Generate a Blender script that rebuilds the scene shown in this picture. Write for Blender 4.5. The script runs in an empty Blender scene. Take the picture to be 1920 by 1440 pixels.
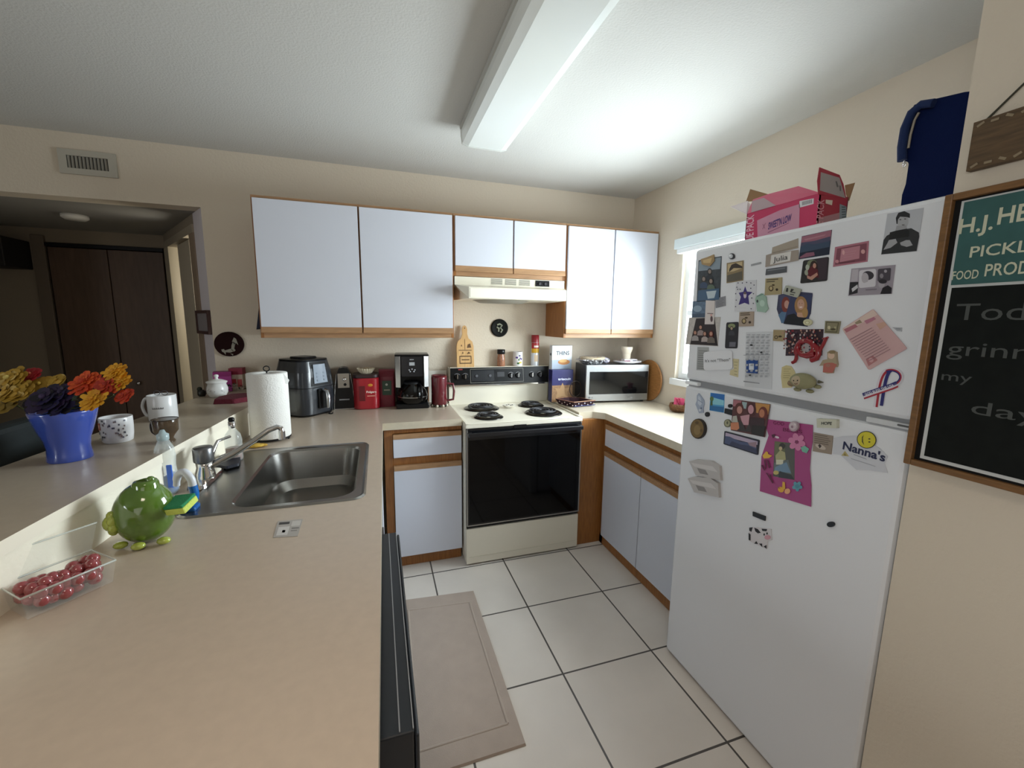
import bpy, math, random
from mathutils import Vector, Matrix
random.seed(7)
sc = bpy.context.scene
COL = sc.collection
# ---------------------------------------------------------------- camera
CAM = Vector((-0.4658, -2.9841, 1.4943)); YAW, PITCH, ROLL, FPX = 0.3125, 0.1488, 0.0124, 777.95
FW = Vector((math.sin(YAW)*math.cos(PITCH), math.cos(YAW)*math.cos(PITCH), -math.sin(PITCH)))
RT0 = Vector((math.cos(YAW), -math.sin(YAW), 0)); UP0 = RT0.cross(FW)
RT = RT0*math.cos(ROLL)+UP0*math.sin(ROLL); UPV = -RT0*math.sin(ROLL)+UP0*math.cos(ROLL)
cd = bpy.data.cameras.new('camera'); cam = bpy.data.objects.new('camera', cd); COL.objects.link(cam)
cd.sensor_width = 36; cd.lens = FPX/1920*36; cd.clip_start = 0.02
m = Matrix((RT, UPV, -FW)).transposed().to_4x4(); m.translation = CAM
cam.matrix_world = m; sc.camera = cam
# ---------------------------------------------------------------- world, daylight, added fill, exposure
w = bpy.data.worlds.new('world'); sc.world = w; w.use_nodes = True
w.node_tree.nodes['Background'].inputs[0].default_value = (0.80, 0.90, 1.0, 1)
w.node_tree.nodes['Background'].inputs[1].default_value = 1.2
sc.view_settings.view_transform = 'Standard'; sc.view_settings.look = 'None'
sc.view_settings.exposure = 0.0; sc.view_settings.gamma = 1; sc.view_settings.use_curve_mapping = False
def area(name, loc, target, sx, sy, power, col, spread=180):
    l = bpy.data.lights.new(name, 'AREA'); l.shape = 'RECTANGLE'; l.size = sx; l.size_y = sy
    l.energy = power; l.color = col; l.spread = math.radians(spread)
    o = bpy.data.objects.new(name, l); COL.objects.link(o); o.location = loc
    o.rotation_euler = (Vector(target)-Vector(loc)).to_track_quat('-Z', 'Z').to_euler(); return o
# daylight through the kitchen window; the other panels are unseen fill added to brighten the room
area('kitchen_window_daylight', (1.60, -1.08, 1.57), (0, -1.08, 1.57), 0.97, 0.90, 68, (0.84, 0.95, 1.0), 150)
area('living_room_fill', (-1.0, -5.94, 1.35), (-0.2, 0, .8), 2.4, 1.9, 8, (1.0, 0.95, 0.90), 130)  # added fill from behind the camera, no window stands there
area('dining_fill', (-4.94, -4.5, 1.35), (.7, -2.4, .8), 2.2, 1.9, 42, (0.90, 0.95, 1.0), 105)  # added fill aimed at the fridge and floor, the wall has no window
area('counter_fill', (-.60, -3.20, 2.42), (-.52, -3.0, 0), .45, .45, 6, (1.0, .84, .70), 105)  # unseen warm panel, added to brighten the near counter
# ---------------------------------------------------------------- pixel <-> place (frame taken as 1920x1440)
def ray(u, v): return FW+RT*((u-960)/FPX)-UPV*((v-720)/FPX)
def at(ax, val, u, v):
    d = ray(u, v); i = 'xyz'.index(ax); return CAM+d*((val-CAM[i])/d[i])
def rad(p, wpx):                     # radius that shows wpx wide at p, allowing for wide-angle stretch off axis
    d = Vector(p)-CAM; z = d.dot(FW); x = d.dot(RT); return wpx/2*z/FPX*z/math.hypot(z, x)
def zat(p, v):                      # height over plan point p that appears at row v
    lo, hi = 0.0, 3.0
    for _ in range(40):
        mid = (lo+hi)/2; d = Vector((p[0], p[1], mid))-CAM
        y = 720-FPX*d.dot(UPV)/d.dot(FW)
        if y > v: lo = mid
        else: hi = mid
    return lo
def stand(u, v, r, z):              # centre of a round foot of radius r whose front shows at (u, v)
    p = at('z', z, u, v); d = Vector((p.x-CAM.x, p.y-CAM.y, 0)).normalized(); return p+d*r
def fit(c, ymax):                    # slide a plan point towards the viewer until its y is at most ymax
    if c.y <= ymax: return c
    t = (ymax-CAM.y)/(c.y-CAM.y); return Vector((CAM.x+(c.x-CAM.x)*t, ymax, c.z))
# ---------------------------------------------------------------- materials
def lin(c):
    if isinstance(c, str): c = [int(c[i:i+2], 16)/255 for i in (0, 2, 4)]
    return tuple(x/12.92 if x <= .04045 else ((x+.055)/1.055)**2.4 for x in c)+(1,)
MC = {}
def mat(col, rough=.5, metal=0, **k):
    key = (col, rough, metal, tuple(sorted(k.items())))
    if key in MC: return MC[key]
    mt = bpy.data.materials.new('paint_'+str(col)); mt.use_nodes = True; nt = mt.node_tree; b = nt.nodes['Principled BSDF']
    b.inputs['Base Color'].default_value = lin(col); b.inputs['Roughness'].default_value = rough; b.inputs['Metallic'].default_value = metal
    if k.get('trans'): b.inputs['Transmission Weight'].default_value = k['trans']; b.inputs['IOR'].default_value = k.get('ior', 1.45)
    if k.get('alpha'): b.inputs['Alpha'].default_value = k['alpha']
    if k.get('spec') is not None: b.inputs['Specular IOR Level'].default_value = k['spec']
    if k.get('coat'): b.inputs['Coat Weight'].default_value = k['coat']
    if k.get('sheen'): b.inputs['Sheen Weight'].default_value = k['sheen']
    if k.get('sss'): b.inputs['Subsurface Weight'].default_value = k['sss']; b.inputs['Subsurface Radius'].default_value = (.01, .01, .01)
    co = nt.nodes.new('ShaderNodeTexCoord')
    def noise(scale, detail=3, stretch=None):
        n = nt.nodes.new('ShaderNodeTexNoise'); n.inputs['Scale'].default_value = scale; n.inputs['Detail'].default_value = detail
        if stretch:
            mp = nt.nodes.new('ShaderNodeMapping'); mp.inputs['Scale'].default_value = stretch
            nt.links.new(co.outputs['Object'], mp.inputs[0]); nt.links.new(mp.outputs[0], n.inputs['Vector'])
        else: nt.links.new(co.outputs['Object'], n.inputs['Vector'])
        return n
    v = k.get('vary')               # colour variation (scale, amount)
    if v:
        n = noise(v[0], 4, k.get('stretch')); mx = nt.nodes.new('ShaderNodeMix'); mx.data_type = 'RGBA'
        c = lin(col); a = v[1]
        mx.inputs[6].default_value = tuple(x*(1-a) for x in c[:3])+(1,); mx.inputs[7].default_value = tuple(min(1, x*(1+a)) for x in c[:3])+(1,)
        cr = nt.nodes.new('ShaderNodeMapRange'); cr.inputs[1].default_value = .3; cr.inputs[2].default_value = .7
        nt.links.new(n.outputs[0], cr.inputs[0]); nt.links.new(cr.outputs[0], mx.inputs[0]); nt.links.new(mx.outputs[2], b.inputs['Base Color'])
    bp = k.get('bump')              # (scale, strength, distance)
    if bp:
        n = noise(bp[0], 3); bb = nt.nodes.new('ShaderNodeBump'); bb.inputs['Strength'].default_value = bp[1]; bb.inputs['Distance'].default_value = bp[2]
        nt.links.new(n.outputs[0], bb.inputs['Height']); nt.links.new(bb.outputs[0], b.inputs['Normal'])
    MC[key] = mt; return mt
OAK = mat('94602f', .42, vary=(9, .22), stretch=(14, 14, 1.2)); OAKH = mat('a57f5b', .42, vary=(9, .16), stretch=(1.2, 8, 14))
LAM = mat('d0d3dc', .45); LAMW = mat('e9e9ec', .35)
WALL = mat('d7cbb8', .85, bump=(90, .35, .004)); CEIL = mat('d0cfca', .9, bump=(120, .35, .004))
COUNTER = mat('beae9c', .28, vary=(45, .035)); COUNTE = mat('cabfa9', .35, vary=(45, .03))
BISQ = mat('e9e3d2', .3); STEEL = mat('9a9894', .27, 1, vary=(6, .05)); CHROME = mat('d8d8d8', .08, 1); BLK = mat('0c0d0f', .3, spec=.3); BLKM = mat('0e0e10', .5, spec=.3)
FRIDGE = mat('e3e4e6', .38, bump=(350, .12, .001))
GREYW = mat('b9a48a', .85)
# ---------------------------------------------------------------- mesh building
TXT = {}
def glyphs(s, bold=0):
    if (s, bold) in TXT: return TXT[(s, bold)]
    cu = bpy.data.curves.new('t', 'FONT'); cu.body = s; cu.size = 1; cu.offset = bold; cu.resolution_u = 3
    o = bpy.data.objects.new('t', cu); COL.objects.link(o); me = bpy.data.meshes.new_from_object(o.evaluated_get(bpy.context.evaluated_depsgraph_get()))
    vs = [v.co.copy() for v in me.vertices]; fs = [tuple(p.vertices) for p in me.polygons]
    bpy.data.objects.remove(o); bpy.data.curves.remove(cu); bpy.data.meshes.remove(me)
    x0 = min(v.x for v in vs); x1 = max(v.x for v in vs)
    TXT[(s, bold)] = ([((v.x-x0)/(x1-x0), v.y/.7) for v in vs], fs); return TXT[(s, bold)]
class MB:
    def __init__(s, M=None): s.v = []; s.f = []; s.m = []; s.sm = []; s.mats = []; s.M = M or Matrix()
    def mi(s, m):
        if m not in s.mats: s.mats.append(m)
        return s.mats.index(m)
    def add(s, vs, fs, m, smooth=False):
        b = len(s.v); s.v += [s.M @ Vector(v) for v in vs]; i = s.mi(m)
        for f in fs: s.f.append(tuple(b+x for x in f)); s.m.append(i); s.sm.append(smooth)
        return s
    def box(s, a, b, m):
        x0, y0, z0 = a; x1, y1, z1 = b
        if x0 > x1: x0, x1 = x1, x0
        if y0 > y1: y0, y1 = y1, y0
        if z0 > z1: z0, z1 = z1, z0
        return s.add([(x0,y0,z0),(x1,y0,z0),(x1,y1,z0),(x0,y1,z0),(x0,y0,z1),(x1,y0,z1),(x1,y1,z1),(x0,y1,z1)],
                     [(0,3,2,1),(4,5,6,7),(0,1,5,4),(1,2,6,5),(2,3,7,6),(3,0,4,7)], m)
    def prism(s, bot, top, m, smooth=False, sm_side=False):
        n = len(bot); return s.add(list(bot)+list(top), [tuple(range(n))[::-1], tuple(range(n, 2*n))], m).add(
            list(bot)+list(top), [(i, (i+1) % n, n+(i+1) % n, n+i) for i in range(n)], m, sm_side)
    def lathe(s, prof, c, m, n=32, cap=True, axis=None, sx=1, sy=1):
        c = Vector(c); R = Matrix() if axis is None else Vector((0, 0, 1)).rotation_difference(Vector(axis)).to_matrix().to_4x4()
        vs = []; fs = []
        for r, z in prof:
            for i in range(n):
                a = 2*math.pi*i/n; vs.append(c+(R @ Vector((r*math.cos(a)*sx, r*math.sin(a)*sy, z))))
        for k in range(len(prof)-1):
            for i in range(n): j = (i+1) % n; fs.append((k*n+i, k*n+j, (k+1)*n+j, (k+1)*n+i))
        s.add(vs, fs, m, True)
        if cap:
            if prof[0][0] > 1e-4: s.add(vs[:n], [tuple(range(n))[::-1]], m)
            if prof[-1][0] > 1e-4: s.add(vs[-n:], [tuple(range(n))], m)
        return s
    def cyl(s, c, r, h, m, n=28, axis=None, r2=None): return s.lathe([(r, 0), (r if r2 is None else r2, h)], c, m, n, True, axis)
    def ball(s, c, r, m, n=20, sc=(1, 1, 1), axis=None):
        k = max(6, n//2); rs = Vector(sc); vs = []; fs = []; c = Vector(c)
        R = Matrix() if axis is None else Vector((0, 0, 1)).rotation_difference(Vector(axis)).to_matrix().to_4x4()
        for j in range(k+1):
            t = math.pi*j/k
            for i in range(n):
                a = 2*math.pi*i/n; vs.append(c+(R @ Vector((r*rs.x*math.sin(t)*math.cos(a), r*rs.y*math.sin(t)*math.sin(a), -r*rs.z*math.cos(t)))))
        for j in range(k):
            for i in range(n): q = (i+1) % n; fs.append((j*n+i, j*n+q, (j+1)*n+q, (j+1)*n+i))
        return s.add(vs, fs, m, True)
    def tube(s, pts, r, m, n=10, closed=False):
        pts = [Vector(p) for p in pts]; vs = []; fs = []; N = len(pts); rs = r if isinstance(r, (list, tuple)) else [r]*N
        prev = None
        for k, p in enumerate(pts):
            if closed: t = (pts[(k+1) % N]-pts[k-1]).normalized()
            else: t = (pts[min(k+1, N-1)]-pts[max(k-1, 0)]).normalized()
            if prev is None: a = t.orthogonal().normalized()
            else: a = (prev-t*prev.dot(t)).normalized()
            prev = a; b = t.cross(a)
            for i in range(n): q = 2*math.pi*i/n; vs.append(p+(a*math.cos(q)+b*math.sin(q))*rs[k])
        for k in range(N if closed else N-1):
            for i in range(n): j = (i+1) % n; k2 = (k+1) % N; fs.append((k*n+i, k*n+j, k2*n+j, k2*n+i))
        s.add(vs, fs, m, True)
        if not closed: s.add(vs[:n], [tuple(range(n))[::-1]], m); s.add(vs[-n:], [tuple(range(n))], m)
        return s
    def face(s, pts, m): return s.add(pts, [tuple(range(len(pts)))], m)
    def sheet(s, pts, th, m):       # polygon with thickness along its normal
        P = [Vector(p) for p in pts]; n = Vector()
        for i in range(len(P)): n += (P[i]).cross(P[(i+1) % len(P)])
        n.normalize(); return s.prism([p-n*th/2 for p in P], [p+n*th/2 for p in P], m)
    def text(s, t, o, right, up, m, bold=0):
        vs, fs = glyphs(t, bold); o = Vector(o); right = Vector(right); up = Vector(up)
        return s.add([o+right*x+up*y for x, y in vs], fs, m)
    def build(s, name, parent=None, bevel=0, **tags):
        me = bpy.data.meshes.new(name); lo = [min(v[i] for v in s.v) for i in range(3)]; hi = [max(v[i] for v in s.v) for i in range(3)]
        org = Vector(((lo[0]+hi[0])/2, (lo[1]+hi[1])/2, lo[2]))
        me.from_pydata([tuple(v-org) for v in s.v], [], s.f)
        for m_ in s.mats: me.materials.append(m_)
        me.polygons.foreach_set('material_index', s.m); me.polygons.foreach_set('use_smooth', s.sm); me.update()
        o = bpy.data.objects.new(name, me); COL.objects.link(o)
        if parent is not None:
            o.parent = parent; pw = Vector(parent['_w']) if '_w' in parent else Vector((0, 0, 0)); o.location = org-pw
        else: o.location = org
        o['_w'] = tuple(org)
        if bevel:
            b = o.modifiers.new('bevel', 'BEVEL'); b.width = bevel; b.segments = 2; b.limit_method = 'ANGLE'; b.angle_limit = math.radians(50)
        for k, v in tags.items(): o[k] = v
        return o
def thing(name, label, cat, loc, group=None):
    o = bpy.data.objects.new(name, None); COL.objects.link(o); o.location = loc; o['_w'] = tuple(loc); o.empty_display_size = .05
    o['label'] = label; o['category'] = cat
    if group: o['group'] = group
    return o
def struct(name, mb, **k): return mb.build(name, kind='structure', **k)
def one(name, mb, label, cat, group=None, **k):
    t = dict(label=label, category=cat)
    if group: t['group'] = group
    return mb.build(name, **t, **k)
def rrect(x0, y0, x1, y1, r, n=5):
    out = []
    for cx, cy, a0 in ((x1-r, y1-r, 0), (x0+r, y1-r, 90), (x0+r, y0+r, 180), (x1-r, y0+r, 270)):
        for i in range(n+1): a = math.radians(a0+90*i/n); out.append((cx+r*math.cos(a), cy+r*math.sin(a)))
    return out
def circ(cx, cy, r, n=24, ry=None): return [(cx+r*math.cos(2*math.pi*i/n), cy+(ry or r)*math.sin(2*math.pi*i/n)) for i in range(n)]
def RZ(c, a): return Matrix.Translation(Vector(c)) @ Matrix.Rotation(a, 4, 'Z')

# ================================================================ SETTING
CT = 0.915; XR = 1.495; ZC = 2.46; XF = 0.752; YS = -2.36
# floor with tiles
def tile_mat():
    mt = bpy.data.materials.new('floor_tiles'); mt.use_nodes = True; nt = mt.node_tree; b = nt.nodes['Principled BSDF']
    co = nt.nodes.new('ShaderNodeTexCoord'); mp = nt.nodes.new('ShaderNodeMapping'); br = nt.nodes.new('ShaderNodeTexBrick')
    S = .4442; mp.inputs['Location'].default_value = (-(0.2434 % S), -((-1.1091) % S), 0)
    br.offset = 0; br.squash = 1; br.inputs['Scale'].default_value = 1; br.inputs['Brick Width'].default_value = S; br.inputs['Row Height'].default_value = S
    br.inputs['Mortar Size'].default_value = .0042; br.inputs['Mortar Smooth'].default_value = .1; br.inputs['Bias'].default_value = 0
    br.inputs['Color1'].default_value = lin('e6ddd2'); br.inputs['Color2'].default_value = lin('e0d8ce'); br.inputs['Mortar'].default_value = lin('55504b')
    n = nt.nodes.new('ShaderNodeTexNoise'); n.inputs['Scale'].default_value = 3; n.inputs['Detail'].default_value = 5
    mx = nt.nodes.new('ShaderNodeMix'); mx.data_type = 'RGBA'; mx.blend_type = 'MULTIPLY'; mx.inputs[0].default_value = .25
    nt.links.new(co.outputs['Object'], mp.inputs[0]); nt.links.new(mp.outputs[0], br.inputs['Vector']); nt.links.new(co.outputs['Object'], n.inputs['Vector'])
    nt.links.new(br.outputs['Color'], mx.inputs[6]); nt.links.new(n.outputs[0], mx.inputs[7]); nt.links.new(mx.outputs[2], b.inputs['Base Color'])
    bu = nt.nodes.new('ShaderNodeBump'); bu.invert = True; bu.inputs['Strength'].default_value = .5; bu.inputs['Distance'].default_value = .002
    nt.links.new(br.outputs['Fac'], bu.inputs['Height']); nt.links.new(bu.outputs[0], b.inputs['Normal']); b.inputs['Roughness'].default_value = .38
    return mt
fl = MB().box((-5, -6, -.05), (3, 2.6, 0), tile_mat())
o = struct('floor', fl)                       # keep object origin at the world origin so the tile grid falls where it should
for v in o.data.vertices: v.co += Vector(o['_w'])
o.location = (0, 0, 0)
struct('ceiling', MB().box((-5, -6, ZC), (XR+.12, .12, ZC+.1), CEIL))
JX = -1.425
bw = MB().box((JX, 0, 0), (XR+.12, .12, ZC), WALL).box((-5, 0, 2.133), (JX, .12, ZC), WALL).box((-5, 0, 0), (-2.95, .12, 2.133), WALL)
struct('wall_back', bw)
WY0, WY1, WZ0, WZ1 = -1.56, -.60, 1.12, 2.02
rw = MB().box((XR, -6, 0), (XR+.12, WY0, ZC), WALL).box((XR, WY1, 0), (XR+.12, 0, ZC), WALL).box((XR, WY0, 0), (XR+.12, WY1, WZ0), WALL).box((XR, WY0, WZ1), (XR+.12, WY1, ZC), WALL)
struct('wall_right', rw)
struct('wall_fridge', MB().box((XF, -6, 0), (XR, YS, ZC), WALL))
struct('wall_left', MB().box((-5.12, -6, 0), (-5, 2.6, ZC), WALL))
struct('wall_behind', MB().box((-5, -6.12, 0), (XR+.12, -6, ZC), WALL))
# hallway beyond the opening
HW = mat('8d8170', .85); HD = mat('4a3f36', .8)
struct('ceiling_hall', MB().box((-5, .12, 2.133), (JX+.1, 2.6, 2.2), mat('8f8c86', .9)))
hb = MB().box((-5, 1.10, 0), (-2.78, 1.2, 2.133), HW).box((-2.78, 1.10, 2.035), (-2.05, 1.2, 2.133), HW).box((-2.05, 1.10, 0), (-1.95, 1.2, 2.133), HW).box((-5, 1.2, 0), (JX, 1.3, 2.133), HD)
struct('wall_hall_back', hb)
struct('trim_1', MB().box((-2.85, 1.075, 0), (-2.775, 1.10, 2.08), mat('6b5f52', .6)), bevel=.004)
# bifold closet doors
cw = mat('5a4638', .5, vary=(6, .15), stretch=(8, 8, 1)); 
cb = thing('closet_door', 'dark brown bifold closet doors across the back of the unlit hallway', 'door', (-2.41, 1.09, 0))
for i in range(2):
    x0 = -2.765+i*.355; MB().box((x0, 1.085, .02), (x0+.35, 1.115, 2.0), cw).build('door_panel', cb, bevel=.004)
MB().box((-2.775, 1.08, 2.005), (-2.055, 1.12, 2.03), BLKM).build('door_track', cb)
q = at('y', 1.085, 262, 718); MB().ball((q.x, 1.07, q.z), .016, CHROME, 12).build('door_knob', cb)
# doorway on the right of the hall
D0 = Vector((JX, .0, 0)); D1 = Vector((-2.05, 1.09, 0)); DN = (D1-D0).normalized(); DM = Matrix.Translation(D0) @ Matrix(((DN.x, DN.y, 0, 0), (DN.y, -DN.x, 0, 0), (0, 0, 1, 0), (0, 0, 0, 1)))
DNN = Vector((DN.y, -DN.x, 0))        # away from the hall, into the next room
def dh(u, v=500): d = ray(u, v); t = (D0-CAM).dot(DNN)/d.dot(DNN); return CAM+d*t
def du(u, v=500): return (dh(u, v)-D0).dot(DN)
DL = (D1-D0).length
dwl = MB(DM); ub_, uj, ud, up0, up1 = du(370), du(362), du(352), du(330), du(322)
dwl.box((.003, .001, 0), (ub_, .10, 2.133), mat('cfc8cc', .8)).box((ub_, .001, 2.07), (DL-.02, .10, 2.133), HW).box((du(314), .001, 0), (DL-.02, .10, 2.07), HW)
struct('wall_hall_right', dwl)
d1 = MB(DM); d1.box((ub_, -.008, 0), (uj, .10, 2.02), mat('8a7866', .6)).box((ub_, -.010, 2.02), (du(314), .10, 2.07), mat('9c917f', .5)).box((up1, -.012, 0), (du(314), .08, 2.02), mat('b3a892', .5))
d1.box((ud, .02, .01), (up0, .055, 2.015), mat('b5ab98', .5)); struct('door_1', d1)
d2 = MB(DM); d2.box((uj-.25, .45, 0), (uj+.9, .50, 2.13), mat('e6e0c8', .7)); struct('wall_next_room', d2)
l = bpy.data.lights.new('next_room_fill', 'POINT'); l.energy = 9; l.shadow_soft_size = .15; l.color = (1, .97, .88); lo_ = bpy.data.objects.new('next_room_fill', l); COL.objects.link(lo_); lo_.location = D0+DN*.30+DNN*.30+Vector((0, 0, 1.7))  # unseen point lamp, added to light the wall beyond the doorway
# hall smoke alarm
q = at('z', 2.133, 140, 403); one('smoke_alarm', MB().lathe([(0, 0), (.05, 0), (.066, .012), (.066, .03), (0, .03)], (q.x, q.y, 2.102), mat('dedbd2', .4)), 'round white smoke alarm on the hallway ceiling', 'smoke alarm')
q = at('y', 1.07, 6, 480)
one('wall_shelf', MB().box((q.x-.2, .85, 1.83), (q.x+.14, 1.10, 2.03), mat('1c1a18', .6)), 'black box shelf high on the hallway wall at far left', 'shelf', bevel=.005)
# window
wn = thing('window_1', '', '', (XR, (WY0+WY1)/2, WZ0)); del wn['label']; del wn['category']; wn['kind'] = 'structure'
WHT = mat('eef0f0', .4)
def frame(mb, x0, x1, y0, y1, z0, z1, t, m): return mb.box((x0, y0, z0), (x1, y0+t, z1), m).box((x0, y1-t, z0), (x1, y1, z1), m).box((x0, y0+t, z0), (x1, y1-t, z0+t), m).box((x0, y0+t, z1-t), (x1, y1-t, z1), m)
frame(MB(), XR+.03, XR+.08, WY0, WY1, WZ0, WZ1, .04, WHT).build('window_frame', wn, kind='structure')
MB().box((XR+.035, WY0+.04, 1.55), (XR+.075, WY1-.04, 1.585), WHT).build('window_rail', wn, kind='structure')
MB().box((XR+.052, WY0+.04, WZ0+.04), (XR+.056, WY1-.04, WZ1-.04), mat('ffffff', .02, alpha=.08)).build('window_pane', wn, kind='structure')
MB().box((XR-.02, WY0-.02, WZ0-.045), (XR+.03, WY1+.03, WZ0), WHT).build('window_sill', wn, kind='structure', bevel=.004)
bl = thing('window_blind', 'white raised blind headrail along the top of the kitchen window', 'blind', (XR-.03, -1.08, WZ1-.03))
MB().box((XR-.055, WY0-.02, 1.985), (XR-.002, WY1+.03, 2.05), mat('dfe9ea', .5)).build('headrail', bl, bevel=.004)
MB().box((XR-.045, WY0, 1.955), (XR-.01, WY1+.01, 1.985), mat('f2f4f4', .5)).build('slat_stack', bl, bevel=.003)
# ================================================================ CABINETS
UB, UM, UT, UY = 1.388, 1.775, 2.149, -.329
def upper(name_label, x0, x1, z0, doors, grp):
    t = thing('wall_cabinet', name_label, 'cabinet', ((x0+x1)/2, UY/2, z0), grp)
    b = MB().box((x0, UY+.004, z0+.012), (x1, -.002, UT-.012), OAK).box((x0, UY, z0), (x1, UY+.02, z0+.035), OAKH).box((x0-.001, UY-.002, UT-.014), (x1+.001, 0, UT), OAKH)
    b.box((x0-.001, UY-.001, z0), (x0+.016, -.002, UT-.01), OAK).box((x1-.016, UY-.001, z0), (x1+.001, -.002, UT-.01), OAK).box((x0, UY+.02, z0), (x1, -.002, z0+.02), OAK)
    b.build('body', t, bevel=.0015)
    for a, c in doors:
        d = MB().box((a+.005, UY-.021, z0+.062), (c-.005, UY-.003, UT-.018), LAM).build('door', t, bevel=.001)
        p = MB(); zb = z0+.022
        p.prism([(a+.003, UY-.003, zb+.006), (a+.005, UY-.021, zb+.006), (a+.003, UY-.024, zb+.012), (a+.005, UY-.021, zb+.040), (a+.003, UY-.003, zb+.040)],
                [(c-.003, UY-.003, zb+.006), (c-.003, UY-.021, zb+.006), (c-.003, UY-.024, zb+.012), (c-.003, UY-.021, zb+.040), (c-.003, UY-.003, zb+.040)], OAKH)
        p.build('pull_rail', d)
    return t
G1 = 'oak-trimmed wall cabinets with white doors'
upper('large white-doored wall cabinet left of the range hood, above the air fryer', -1.088, -.003, UB, [(-1.084, -.549), (-.549, -.006)], G1)
upper('short white-doored wall cabinet directly above the range hood', .0, .760, UM, [(.003, .385), (.385, .757)], G1)
upper('white-doored wall cabinet at the right end, above the microwave', .763, XR-.003, UB, [(.768, 1.125), (1.125, 1.482)], G1)
# range hood
hd = thing('range_hood', 'bisque range hood under the short wall cabinet, above the stove', 'range hood', (.38, -.2, 1.62))
HM = mat('ebe5d2', .35)
h = MB(); zt, zb = 1.773, 1.632
prof = [(-.004, zt), (-.335, zt), (-.335, 1.722), (-.475, 1.700), (-.475, zb), (-.004, zb)]
h.prism([(.004+(.062*min(1, max(0, (-y-.335)/.14))), y, z) for y, z in prof], [(.756-(.05*min(1, max(0, (-y-.335)/.14))), y, z) for y, z in prof], HM); h.build('housing', hd, bevel=.003)
MB().box((.072, -.4765, 1.640), (.70, -.474, 1.692), mat('f2eddd', .3)).build('front_lip', hd, bevel=.001)
for x0 in (.24, .335, .43):
    g = MB()
    for k in range(5): g.box((x0, -.3375, 1.733+k*.0075), (x0+.075, -.3345, 1.7365+k*.0075), mat('77736a', .6))
    g.build('vent_grille', hd)
sp = MB().box((.545, -.338, 1.730), (.645, -.334, 1.768), BLK).build('switch_panel', hd)
for x0 in (.575, .615): MB().cyl((x0, -.338, 1.747), .009, .008, mat('303034', .4), 16, (0, -1, 0)).build('rocker_knob', sp)
MB().lathe([(.02, 0), (.10, .002), (.12, .015), (.13, .02)], (.32, -.30, 1.612), mat('8e897d', .4), 24, True, None, 1.5, .9).build('light_cover', hd)
# base cabinets
def rail_x(p, x0, x1, y, z0, z1, m=OAKH): return p.box((x0, y-.004, z0), (x1, y+.015, z1), m)
BF = -.562
bc = thing('base_cabinet', 'narrow base cabinet with one drawer and one door, left of the stove', 'cabinet', (-.2, -.3, 0), 'base cabinets')
b = MB().box((-.452, BF+.02, .08), (-.003, -.01, .872), OAK).box((-.452, BF+.025, 0), (-.003, -.01, .08), OAK).box((-.452, BF+.0, .08), (-.405, BF+.02, .872), OAK)
b.box((-.405, BF+.004, .635), (-.003, BF+.02, .70), OAK).box((-.405, BF+.004, .845), (-.003, BF+.02, .872), OAK); b.build('body', bc, bevel=.0015)
d = MB().box((-.402, BF-.016, .705), (-.005, BF+.003, .815), LAM).build('drawer', bc, bevel=.001); rail_x(MB(), -.402, -.005, BF-.014, .815, .842).build('pull_rail', d)
d = MB().box((-.402, BF-.016, .083), (-.005, BF+.003, .625), LAM).build('door', bc, bevel=.001); rail_x(MB(), -.402, -.005, BF-.014, .625, .655).build('pull_rail', d)
RX = .945
bc = thing('base_cabinet', 'long base cabinet with wide drawer and double doors along the window wall', 'cabinet', (1.2, -1.1, 0), 'base cabinets')
b = MB().box((RX+.02, -1.575, .07), (XR-.003, -.62, .872), OAK).box((RX+.05, -1.575, 0), (XR-.003, -.62, .07), OAK).box((RX, -.66, 0), (RX+.02, -.60, .872), OAK)
b.box((.772, -.62, .0), (XR-.003, -.57, .872), OAK).box((RX+.004, -1.57, .632), (RX+.02, -.66, .70), OAK).box((RX+.004, -1.57, .84), (RX+.02, -.66, .872), OAK).box((RX, -1.575, .0), (RX+.02, -.62, .07), OAK)
b.build('body', bc, bevel=.0015)
def rail_y(y0, y1, z0, z1): return MB().box((RX-.018, y0, z0), (RX+.002, y1, z1), OAKH)
d = MB().box((RX-.016, -1.57, .70), (RX+.003, -.665, .812), LAM).build('drawer', bc, bevel=.001); rail_y(-1.57, -.665, .812, .842).build('pull_rail', d)
for y0, y1 in ((-1.065, -.665), (-1.57, -1.071)):
    d = MB().box((RX-.016, y0, .072), (RX+.003, y1, .632), LAM).build('door', bc, bevel=.001); rail_y(y0, y1, .632, .660).build('pull_rail', d)
# countertops
def ex(y): return -.444+.0145*y-.004
def lx(y): return -1.052+.066*y       # breakfast ledge, kitchen side
def fx(y): return -1.400+.083*y       # breakfast ledge, dining side
ZL = 1.06
YP = -3.4
SK = (-1.052, -1.615, -.522, -.945)   # sink rim x0 y0 x1 y1
hx0, hy0, hx1, hy1 = SK[0]+.012, SK[1]+.012, SK[2]-.012, SK[3]-.012
cp = MB()
def slab(mb, poly, z0, z1, m, me=None):
    n = len(poly); mb.face([(x, y, z1) for x, y in poly], m); mb.face([(x, y, z0) for x, y in poly][::-1], m)
    for i in range(n): a = poly[i]; c = poly[(i+1) % n]; mb.face([(a[0], a[1], z0), (c[0], c[1], z0), (c[0], c[1], z1), (a[0], a[1], z1)], me or m)
CY = -.578
slab(cp, [(lx(0), 0), (lx(hy1), hy1), (ex(hy1), hy1), (ex(CY), CY), (-.002, CY), (-.002, 0)], CT-.042, CT, COUNTER, COUNTE)
slab(cp, [(lx(hy1), hy1), (lx(hy0), hy0), (hx0, hy0), (hx0, hy1)], CT-.042, CT, COUNTER)
slab(cp, [(hx1, hy1), (hx1, hy0), (ex(hy0), hy0), (ex(hy1), hy1)], CT-.042, CT, COUNTER, COUNTE)
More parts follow.
